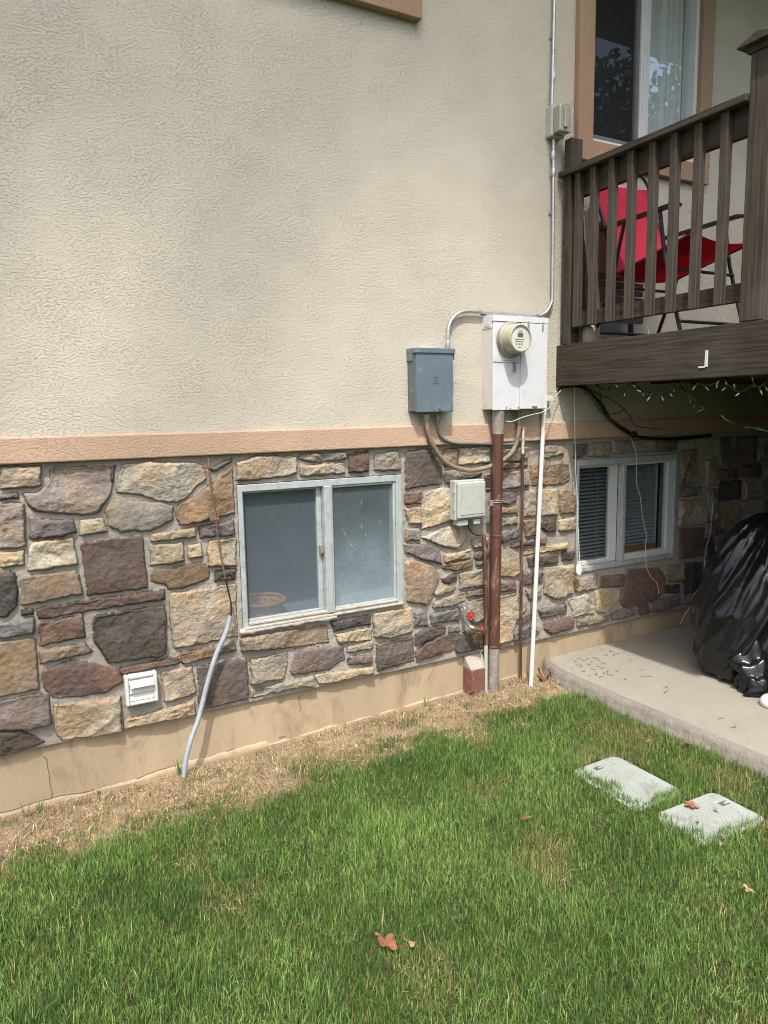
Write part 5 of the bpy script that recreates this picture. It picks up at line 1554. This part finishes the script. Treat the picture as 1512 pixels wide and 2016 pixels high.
# ------------------------------------------------------------------ irrigation valve lids
def lid(name, label, x0, x1, y0, y1, zt, slot, tilt):
    r = thing(name, label, "valve lid", ((x0 + x1) / 2, (y0 + y1) / 2, 0.0))
    pts = []
    rad = 0.04
    for (cx, cy, a0) in ((x1 - rad, y1 - rad, 0), (x0 + rad, y1 - rad, 90), (x0 + rad, y0 + rad, 180), (x1 - rad, y0 + rad, 270)):
        for k in range(6):
            a = math.radians(a0 + k * 18)
            pts.append((cx + rad * math.cos(a), cy + rad * math.sin(a)))
    mx, my = (x0 + x1) / 2, (y0 + y1) / 2
    b = MB()
    n = len(pts)
    rings = ((1.02, -0.08), (1.02, zt - 0.014), (1.0, zt - 0.004), (0.97, zt))
    vs = [(mx + (p[0] - mx) * s, my + (p[1] - my) * s, z + (p[0] - mx) * tilt) for s, z in rings for p in pts]
    fs = [(i * n + j, i * n + (j + 1) % n, (i + 1) * n + (j + 1) % n, (i + 1) * n + j) for i in range(3) for j in range(n)]
    fs.append(tuple(3 * n + j for j in range(n)))
    b.add(vs, fs)
    b.build("lid", M_lid, r, bevel=0.0015)
    b = MB()                                       # moulded tread: rows of short raised dashes
    rl = random.Random(3)
    yy = y0 + 0.045; row = 0
    while yy < y1 - 0.04:
        xx = x0 + 0.04 + (row % 2) * 0.011
        while xx < x1 - 0.045:
            if math.hypot(xx + .007 - slot[0], yy - slot[1]) > 0.035:
                z = zt + (xx - mx) * tilt
                b.box((xx, yy, z - 0.001), (xx + 0.014, yy + 0.005, z + 0.0022))
            xx += 0.022
        yy += 0.0125; row += 1
    b.build("tread", M_lid, r)
    b = MB(); z = zt + (slot[0] - mx) * tilt
    b.box((slot[0] - 0.024, slot[1] - 0.014, z - 0.001), (slot[0] + 0.024, slot[1] + 0.014, z + 0.0012)); b.build("slot", M_hole, r)
    b = MB(); b.box((slot[0] - 0.002, slot[1] - 0.009, z + 0.0008), (slot[0] + 0.020, slot[1] + 0.004, z + 0.0035)); b.build("slot_tongue", M_lid, r)


lid("valve_box_lid", "pale green plastic valve lid half overgrown by grass, nearer the house", -0.42, -0.115, -1.50, -1.085, 0.008, (-0.285, -1.14), 0.02)
lid("valve_box_lid", "pale green plastic valve lid with an orange leaf on it", -0.395, -0.005, -1.83, -1.565, 0.015, (-0.06, -1.66), -0.01)

# ------------------------------------------------------------------ lawn
def blades(n, xr, yr, accept, hfun, wid, colfun, name, mat, flat=0.35, seed=1, kind='stuff', zoff=0.0):
    rg = np.random.default_rng(seed)
    x = rg.uniform(*xr, n); y = rg.uniform(*yr, n)
    k = accept(x, y, rg)
    x, y = x[k], y[k]; n = len(x)
    h = hfun(x, y, rg)
    az = rg.uniform(0, 2 * np.pi, n); ln = np.abs(rg.normal(0, flat, n))
    dx, dy = np.cos(az), np.sin(az)
    fa = az + np.pi / 2 + rg.normal(0, 0.5, n)
    wx, wy = np.cos(fa), np.sin(fa)
    wd = wid * rg.uniform(0.6, 1.3, n)
    z = ground_z(x, y) - 0.004 + zoff
    pts = []
    for t, ws in ((0, 0.8), (0.5, 1.0), (1.0, 0)):
        bend = ln * (t ** 1.6) * h
        up = h * t * np.sqrt(np.clip(1 - (np.minimum(ln, 0.98) * t) ** 2, 0.03, 1))
        cx = x + dx * bend; cy = y + dy * bend; cz = z + up
        if ws:
            pts.append(np.stack([cx - wx * wd * ws / 2, cy - wy * wd * ws / 2, cz], -1))
            pts.append(np.stack([cx + wx * wd * ws / 2, cy + wy * wd * ws / 2, cz], -1))
        else:
            pts.append(np.stack([cx, cy, cz], -1))
    V = np.stack(pts, 1)
    base = np.arange(n) * 5
    quad = np.stack([base, base + 1, base + 3, base + 2], -1); tri = np.stack([base + 2, base + 3, base + 4], -1)
    me = bpy.data.meshes.new(name)
    me.vertices.add(n * 5); me.vertices.foreach_set('co', V.astype(np.float32).ravel())
    loops = np.concatenate([quad, tri], 1).astype(np.int32)
    me.loops.add(n * 7); me.loops.foreach_set('vertex_index', loops.ravel())
    me.polygons.add(n * 2)
    ls = np.stack([np.arange(n) * 7, np.arange(n) * 7 + 4], -1).astype(np.int32)
    me.polygons.foreach_set('loop_start', ls.ravel())
    me.update(calc_edges=True)
    c = colfun(x, y, rg)
    set_col(me, np.repeat(np.clip(c, 0.003, 0.9), 5, axis=0))
    me.materials.append(mat)
    o = bpy.data.objects.new(name, me); COL.objects.link(o)
    o['kind'] = kind
    return o


SLAB_X = lambda y: np.interp(-y, [-p[1] for p in EDGE], [p[0] for p in EDGE]) - 0.035


def clear_of(x, y, rg):
    ok = (y < -0.02) & ((x < SLAB_X(y)) | (y < -2.3))
    for (a, b_, c_, d_) in ((-0.42, -0.115, -1.50, -1.085), (-0.395, -0.005, -1.83, -1.565)):
        ov = 0.022 * perlin(x * 11, y * 11, 4)
        ok &= ~((x > a + (0.075 if a < -0.4 else 0.03) - ov * 2.2) & (x < b_ + ov) & (y > c_ + 0.03 + ov) & (y < d_ - 0.004 + ov))
    return ok


def g_accept(x, y, rg):
    ok = clear_of(x, y, rg)
    inner = (x > -3.5) & (x < 1.2) & (y > -2.9)
    dens = np.where(inner, 1.0, 0.30)
    l = lawn_fac(x, y)
    d = dry_fac(x, y)
    tuft = np.clip(0.75 + 0.6 * perlin(x * 22, y * 22, 77), 0.3, 1)
    p = dens * (0.07 + 0.9 * np.clip(perlin(x * 11, y * 11, 177) - 0.22, 0, 1) + 0.94 * l ** 1.4) * (1 - 0.25 * d) * tuft
    return ok & (rg.random(len(x)) < p)


def g_h(x, y, rg):
    h = rg.uniform(0.02, 0.055, len(x)) * (1 + 0.4 * fbm(x * 3.2, y * 3.2, 91, 3))
    tall = rg.random(len(x)) < 0.03
    # uncut fringe along the slab and the lids
    edge = np.exp(-np.abs(SLAB_X(y) - x) / 0.06) * (y > -2.3)
    return np.clip(h * (0.7 + 0.3 * lawn_fac(x, y)) * np.where(tall, 1.7, 1) * (1 + 0.5 * edge), 0.012, 0.10)


def g_col(x, y, rg):
    n = len(x)
    g1 = np.array(lin(92, 126, 58, .70)[:3]); g2 = np.array(lin(148, 178, 94, .86)[:3]); g3 = np.array(lin(80, 114, 72, .64)[:3])
    st = np.array(lin(200, 184, 134, .72)[:3]); br_ = np.array(lin(150, 126, 90, .8)[:3])
    t = np.clip(0.45 + 0.5 * fbm(x * 2, y * 2, 101, 3) + rg.normal(0, 0.28, n), 0, 1)[:, None]
    c = g1 * (1 - t) + g2 * t
    k = (rg.random(n) < 0.2)[:, None]
    c = np.where(k, g3, c)
    d = np.clip(dry_fac(x, y) * 0.5 + 0.06 + 0.45 * (1 - lawn_fac(x, y)), 0, 0.85)
    s = rg.random(n) < d
    straw = st * rg.uniform(0.6, 1.1, (n, 1)); straw = np.where((rg.random(n) < 0.3)[:, None], br_, straw)
    c = np.where(s[:, None], straw, c)
    yl = np.clip(dry_fac(x, y), 0, 1)[:, None] * 0.4
    c = c * (1 - yl) + np.array(lin(156, 158, 96, .75)[:3]) * yl
    return c * rg.uniform(0.74, 1.5, (n, 1))


M_grass = attr_mat("grass_blades", rough=0.55, bmps=(), speck=0.0, spec=0.3, trans=0.42)
blades(640000, (-3.6, 1.3), (-3.0, -0.02), g_accept, g_h, 0.0026, g_col, "lawn_grass", M_grass, 0.45, 1)
blades(150000, (-6.5, 4.5), (-7.5, -0.02), lambda x, y, rg: g_accept(x, y, rg) & ~((x > -3.5) & (x < 1.2) & (y > -2.9)), g_h, 0.006, g_col, "lawn_grass", M_grass, 0.45, 2)


def s_accept(x, y, rg):
    l = lawn_fac(x, y)
    cl = np.clip(0.42 + 1.5 * fbm(x * 5, y * 5, 131, 3), 0.06, 1)
    return clear_of(x, y, rg) & (rg.random(len(x)) < np.maximum((1 - l) * cl, 0.25 * dry_fac(x, y)))


def s_col(x, y, rg):
    n = len(x)
    a = np.array(lin(208, 186, 144, .66)[:3]); b_ = np.array(lin(166, 136, 106, .66)[:3]); c_ = np.array(lin(226, 212, 176, .74)[:3])
    t = rg.random((n, 1))
    return np.where(t < 0.45, a, np.where(t < 0.75, b_, c_)) * rg.uniform(0.6, 1.1, (n, 1))


M_straw = attr_mat("dry_straw", rough=0.7, bmps=(), speck=0.0, trans=0.15)
blades(100000, (-3.6, 0.5), (-1.9, -0.02), s_accept, lambda x, y, rg: rg.uniform(0.012, 0.045, len(x)), 0.0024, s_col, "dead_grass", M_straw, 1.6, 5, zoff=0.006)


# crumbs of earth and chips in the bare strip
def crumbs():
    rg = np.random.default_rng(9)
    n = 9000
    x = rg.uniform(-3.5, 0.35, n); y = rg.uniform(-0.7, -0.02, n)
    k = clear_of(x, y, rg) & (rg.random(n) < (1 - lawn_fac(x, y)))
    x, y = x[k], y[k]; n = len(x)
    s = rg.uniform(0.002, 0.007, n) * np.where(rg.random(n) < 0.04, 2.2, 1)
    z = ground_z(x, y)
    dirs = np.array([(1, 0, 0), (-0.4, 0.9, 0), (-0.5, -0.8, 0), (0, 0, 0.8)])
    V = np.stack([x, y, z], -1)[:, None, :] + dirs[None] * s[:, None, None] * rg.uniform(0.6, 1.4, (n, 4, 3))
    V = V.reshape(-1, 3)
    b0 = np.arange(n) * 4
    F = np.stack([np.stack([b0, b0 + 1, b0 + 3], -1), np.stack([b0 + 1, b0 + 2, b0 + 3], -1), np.stack([b0 + 2, b0, b0 + 3], -1)], 1).reshape(-1, 3)
    me = bpy.data.meshes.new("soil_crumbs")
    me.vertices.add(len(V)); me.vertices.foreach_set('co', V.astype(np.float32).ravel())
    me.loops.add(F.size); me.loops.foreach_set('vertex_index', F.astype(np.int32).ravel())
    me.polygons.add(len(F)); me.polygons.foreach_set('loop_start', np.arange(0, F.size, 3, dtype=np.int32))
    me.update(calc_edges=True)
    base = np.where(rg.random((n, 1)) < 0.5, np.array(lin(170, 134, 98, .7)[:3]), np.array(lin(196, 170, 134, .75)[:3])) * rg.uniform(0.6, 1.15, (n, 1))
    set_col(me, np.repeat(base, 4, axis=0))
    me.materials.append(attr_mat("soil_crumb", bmps=(), speck=0.0))
    o = bpy.data.objects.new("soil_crumbs", me); COL.objects.link(o); o['kind'] = 'stuff'


crumbs()


def weed(x, y, n, h, label, seed, spread=0.4):
    rr = random.Random(seed)
    z = float(ground_z(x, y))
    b = MB()
    for i in range(n):
        a = rr.uniform(0, 2 * math.pi); l = h * rr.uniform(0.5, 1.0); s = rr.uniform(0.1, spread)
        d = Vector((math.cos(a), math.sin(a) * 0.7 - 0.1, 0))
        sd = Vector((-d.y, d.x, 0)).normalized() * 0.0028
        p0 = Vector((x, y, z - 0.005)) + d * 0.008
        ps = [p0, p0 + d * l * s * 0.4 + Vector((0, 0, l * 0.55)), p0 + d * l * s * 1.2 + Vector((0, 0, l * 0.95))]
        b.add([ps[0] - sd, ps[0] + sd, ps[1] - sd * 0.9, ps[1] + sd * 0.9, ps[2]], [(0, 1, 3, 2), (2, 3, 4)])
    o = b.build("weed_tuft", M_weed)
    tag(o, label, "weed", "weeds along the foundation")


M_weed = paint("weed_green", lin(96, 124, 62, 0.9), 0.6, var=0.2)
for (q, n, h, label, sd) in (
        ([(-2.046, 0.001, -0.050)][0], 9, 0.13, "tall green weed tuft beside the foot of the bent grey conduit", 1),
        ([(-2.741, -0.043, -0.060)][0], 10, 0.10, "leaning weed tuft at the far end of the foundation from the deck", 2),
        ([(-2.686, -0.036, -0.060)][0], 9, 0.09, "bushy weed tuft against the foundation close beside the leaning one", 3),
        ([(-1.118, 0.000, -0.030)][0], 3, 0.12, "lone dry weed stalk below the basement window", 4),
        ([(-0.580, -0.035, -0.015)][0], 5, 0.10, "small upright weed at the foundation near the red brick", 5),
        ([(-2.427, -0.035, -0.060)][0], 8, 0.07, "low weed tuft by the foundation under the louvred vent", 6)):
    weed(q[0], min(q[1], -0.03), n, h, label, sd)

# ------------------------------------------------------------------ fallen leaves
def leaf_mat(name, col):
    m = paint(name, col, 0.7, var=0.3, vscale=35, dirt=tuple(c * 0.45 for c in col[:3]) + (1,), dirt_amt=0.7, dscale=25)
    return m


M_leaf_o = leaf_mat("orange_dry_leaf", lin(184, 122, 88, 0.45))
M_leaf_b = leaf_mat("brown_dry_leaf", lin(160, 112, 84, 0.5))
M_leaf_t = leaf_mat("tan_dry_leaf", lin(200, 164, 120, 0.5))


def leaf(x, y, z, r, lx, mat, label, seed, curl=0.35, lobes=5):
    rr = random.Random(seed)
    N = 40; b = MB(); rot = rr.uniform(0, 6.28)
    vs = [(x, y, z + 0.004)]
    for ringf in (0.5, 1.0):
        for i in range(N):
            t = 2 * math.pi * i / N
            rad = r * ringf * (0.80 + 0.20 * math.cos(lobes * t) * ringf + 0.06 * math.cos(13 * t + seed))
            px, py = rad * math.cos(t), rad * math.sin(t) * lx
            qx, qy = px * math.cos(rot) - py * math.sin(rot), px * math.sin(rot) + py * math.cos(rot)
            zz_ = z + 0.004 + curl * (ringf ** 2) * r * (0.45 + 0.4 * math.sin(2 * t + seed) + 0.18 * math.sin(5 * t + seed * 2))
            vs.append((x + qx, y + qy, zz_))
    fs = [(0, 1 + i, 1 + (i + 1) % N) for i in range(N)]
    fs += [(1 + i, 1 + N + i, 1 + N + (i + 1) % N, 1 + (i + 1) % N) for i in range(N)]
    b.add(vs, fs, True)
    a = rot + rr.uniform(-0.3, 0.3)
    st = Vector((math.cos(a), math.sin(a), 0))
    o = b.build("fallen_leaf", mat, loc=(x, y, z))
    s = MB(); c0 = Vector((x, y, z + 0.005)); s.tube([c0, c0 + st * r * 0.9 + Vector((0, 0, 0.006)), c0 + st * r * 1.35 + Vector((0, 0, 0.012))], 0.0009, 5)
    s.build("leaf_stalk", M_leaf_b, o)
    tag(o, label, "leaf", "dry fallen leaves")


for (q, r, lx, mt_, label, sd, cu, lb) in (
        ([(-0.211, -1.608, 0.018)][0], 0.036, 0.8, M_leaf_o, "orange lobed leaf lying on the valve lid", 3, 0.3, 5),
        ([(-0.153, -1.690, 0.018)][0], 0.014, 0.5, M_leaf_t, "small tan leaf scrap beside the lid slot", 4, 0.4, 4),
        ([(-0.297, -1.708, 0.018)][0], 0.012, 0.6, M_leaf_b, "tiny brown leaf curl in the middle of the orange leaf's lid", 5, 0.7, 3),
        ([(-1.766, -1.667, 0.030)][0], 0.05, 0.55, M_leaf_o, "large reddish brown leaf in the open lawn grass", 6, 0.5, 4),
        ([(-1.699, -1.711, 0.030)][0], 0.027, 0.4, M_leaf_t, "small tan leaf close beside the large reddish leaf", 7, 0.5, 3),
        ([(-0.524, -2.097, 0.030)][0], 0.026, 0.5, M_leaf_t, "pale tan leaf in the grass below the valve lids", 8, 0.4, 4),
        ([(-0.899, -1.333, 0.030)][0], 0.03, 0.4, M_leaf_b, "faded brown leaf sunk in the lawn away from the valve lids", 9, 0.2, 3),
        ([(0.273, -0.121, 0.020)][0], 0.075, 0.6, M_leaf_b, "curled brown leaf at the slab corner by the white pipe", 10, 0.9, 4),
        ([(-0.263, -0.061, 0.010)][0], 0.026, 0.4, M_leaf_o, "narrow orange leaf at the foot of the brick", 11, 0.6, 3),
        ([(0.264, -1.211, 0.010)][0], 0.035, 0.6, M_leaf_b, "dark brown crumpled leaf against the patio slab edge", 12, 0.8, 4),
        ([(-0.365, -1.865, 0.030)][0], 0.018, 0.7, M_leaf_t, "light orange leaf scrap at the near edge of the lid", 13, 0.7, 3),
        ([(0.128, -1.081, 0.010)][0], 0.02, 0.7, M_leaf_t, "tan leaf scrap in the grass above the overgrown lid", 14, 0.6, 3)):
    leaf(q[0], q[1], q[2], r, lx, mt_, label, sd, cu, lb)

# winged maple seeds on the patio
M_seed = paint("maple_seed", lin(136, 116, 62, 0.7), 0.7, var=0.3, vscale=60)
seed0 = None
rs2 = random.Random(17)
sp_px = [(0.530, -0.125, 0.089), (0.588, -0.103, 0.089), (0.589, -0.139, 0.089), (0.416, -0.212, 0.089), (0.498, -0.219, 0.089), (0.561, -0.213, 0.089), (0.616, -0.190, 0.089), (0.686, -0.152, 0.089), (0.679, -0.195, 0.089), (0.446, -0.295, 0.089), (0.521, -0.298, 0.089), (0.586, -0.273, 0.089), (0.583, -0.316, 0.089), (0.567, -0.370, 0.089), (0.421, -0.364, 0.089), (0.474, -0.376, 0.089), (0.469, -0.414, 0.089), (0.527, -0.388, 0.089), (0.534, -0.423, 0.089), (0.624, -0.405, 0.089), (0.560, -0.531, 0.089), (0.769, -0.463, 0.089), (0.701, -0.547, 0.089), (0.723, -0.571, 0.089), (0.594, -0.790, 0.089), (0.623, -0.781, 0.089), (0.672, -0.736, 0.089), (0.920, -0.226, 0.089), (1.000, -0.215, 0.089), (0.839, -0.176, 0.089), (0.880, -0.165, 0.089), (0.930, -0.159, 0.089), (0.848, -0.300, 0.089), (0.796, -0.149, 0.089), (1.259, -0.352, 0.089), (1.341, -0.264, 0.089), (0.862, -0.015, 0.089), (1.295, -0.115, 0.089), (1.347, -0.134, 0.089), (1.699, -0.130, 0.089), (0.558, -1.191, 0.089), (0.517, -1.299, 0.089), (1.151, -0.247, 0.089), (0.517, -0.185, 0.089), (0.487, -0.189, 0.089), (0.656, -0.249, 0.089), (0.874, -0.111, 0.089), (0.640, -0.124, 0.089)]
for i, q in enumerate(sp_px):
    a = rs2.uniform(0, 6.28)
    if seed0 is None:
        b = MB()
        for s in (-1, 1):
            vs = [(0, 0, 0.002), (s * 0.006, 0.004, 0.005), (s * 0.022, 0.016, 0.006), (s * 0.027, 0.012, 0.004), (s * 0.02, 0.004, 0.003), (s * 0.006, -0.002, 0.003)]
            b.add(vs, [(0, 1, 5), (1, 2, 4, 5), (2, 3, 4)])
        b.lathe((0, 0, 0.0), (0, 0, 1), [(0, 0.003), (0.003, 0.004), (0.006, 0.001)], 8)
        seed0 = b.build("maple_seed", M_seed); o = seed0
    else:
        o = seed0.copy(); COL.objects.link(o)
    s_ = rs2.uniform(0.5, 0.8)
    o.location = q; o.rotation_euler = (0, 0, a); o.scale = (s_, s_, s_)
    tag(o, "dry winged maple seed among the many scattered on the concrete patio", "seed", "maple seeds on the patio")

# ------------------------------------------------------------------ back garden: what shades the wall and shows in the panes
def tree(name, label, base, trunk_h, crowns, n, leaf_s, seed, col, gapmin=-0.12):
    rg = np.random.default_rng(seed)
    r = thing(name, label, "tree", base)
    b = MB(); bv = Vector(base)
    cc = Vector(crowns[0][:3])
    b.tube(smooth([bv, bv + Vector((0.1, 0.05, trunk_h * 0.5)), bv + Vector((0.05, 0.2, trunk_h)), bv.lerp(cc, 0.9)], 5), [0.28 - 0.012 * i for i in range(16)], 12)
    for c in crowns:
        p0 = bv + Vector((0.05, 0.2, trunk_h * 0.85)); p1 = Vector(c[:3])
        b.tube(smooth([p0, p0.lerp(p1, 0.5) + Vector((0, 0, 0.4)), p1], 5), [0.12 - 0.009 * i for i in range(11)], 8)
    b.build("trunk", M_bark, r)
    tot = sum(c[3] * c[4] * c[5] for c in crowns)
    P_ = []
    for c in crowns:
        m = int(n * c[3] * c[4] * c[5] / tot)
        d = rg.normal(size=(m, 3)); d /= np.linalg.norm(d, axis=1)[:, None]
        rad = rg.random(m) ** 0.36
        p = d * rad[:, None] * np.array(c[3:6]) + np.array(c[:3])
        gap = fbm(p[:, 0] * 0.9 + p[:, 2] * 0.5, p[:, 1] * 0.9 - p[:, 2] * 0.7, seed, 3)
        P_.append(p[gap > gapmin])
    p = np.concatenate(P_); m = len(p)
    u = rg.normal(size=(m, 3)); u /= np.linalg.norm(u, axis=1)[:, None]
    v_ = np.cross(u, rg.normal(size=(m, 3))); v_ /= np.linalg.norm(v_, axis=1)[:, None]
    s = leaf_s * rg.uniform(0.6, 1.3, (m, 1))
    V = np.stack([p - u * s, p + v_ * s * 0.5, p + u * s, p - v_ * s * 0.5], 1).reshape(-1, 3) - np.array(base)
    F = np.arange(m * 4).reshape(-1, 4)
    o, used = grid_mesh("crown", V, 0, 0, M_leafy, r, faces=F, smooth_f=False)
    base_c = np.array(col) * rg.uniform(0.6, 1.5, (m, 1))
    set_col(o.data, np.repeat(base_c, 4, axis=0))


M_leafy = attr_mat("tree_leaf", rough=0.6, bmps=(), speck=0.0, trans=0.35)
tree("shade_tree", "tall leafy tree behind the lawn shading the upper wall", (-9.5, -9.0, 0), 17.0,
     [(-7.6, -8.0, 22.5, 3.2, 1.7, 2.2), (-4.0, -8.0, 22.4, 3.2, 1.7, 2.2), (-9.9, -8.0, 22.5, 2.8, 1.7, 2.2), (-5.6, -8.0, 24.8, 3.8, 2.0, 2.2)], 125000, 0.05, 4, (0.055, 0.10, 0.025), -9)
tree("yard_tree", "broad green tree standing at the back fence", (13.5, -11.5, 0), 3.6,
     [(13.2, -11.3, 8.4, 2.8, 2.4, 2.6), (16.2, -11.8, 7.0, 2.2, 2.0, 2.2), (10.8, -11.6, 7.0, 2.0, 1.8, 2.2)], 14000, 0.15, 14, (0.05, 0.095, 0.03))
tree("yard_tree", "narrow dark tree beside the back fence", (-3.0, -13.0, 0), 2.4,
     [(-3.0, -13.0, 5.0, 1.8, 1.8, 2.6)], 7000, 0.15, 24, (0.04, 0.075, 0.03))
fe = thing("garden_fence", "board fence closing the back of the garden", "fence", (0, -14.2, 0))
b = MB()
for i in range(150):
    x = -15 + i * 0.2
    b.box((x, -14.2, 0), (x + 0.185, -14.18, 1.8 + 0.01 * math.sin(i * 7)))
b.build("boards", M_fence, fe)
b = MB()
for z in (0.3, 1.5):
    b.box((-15, -14.18 + 0.001, z), (15, -14.14, z + 0.09))
b.build("rail", M_fence, fe)
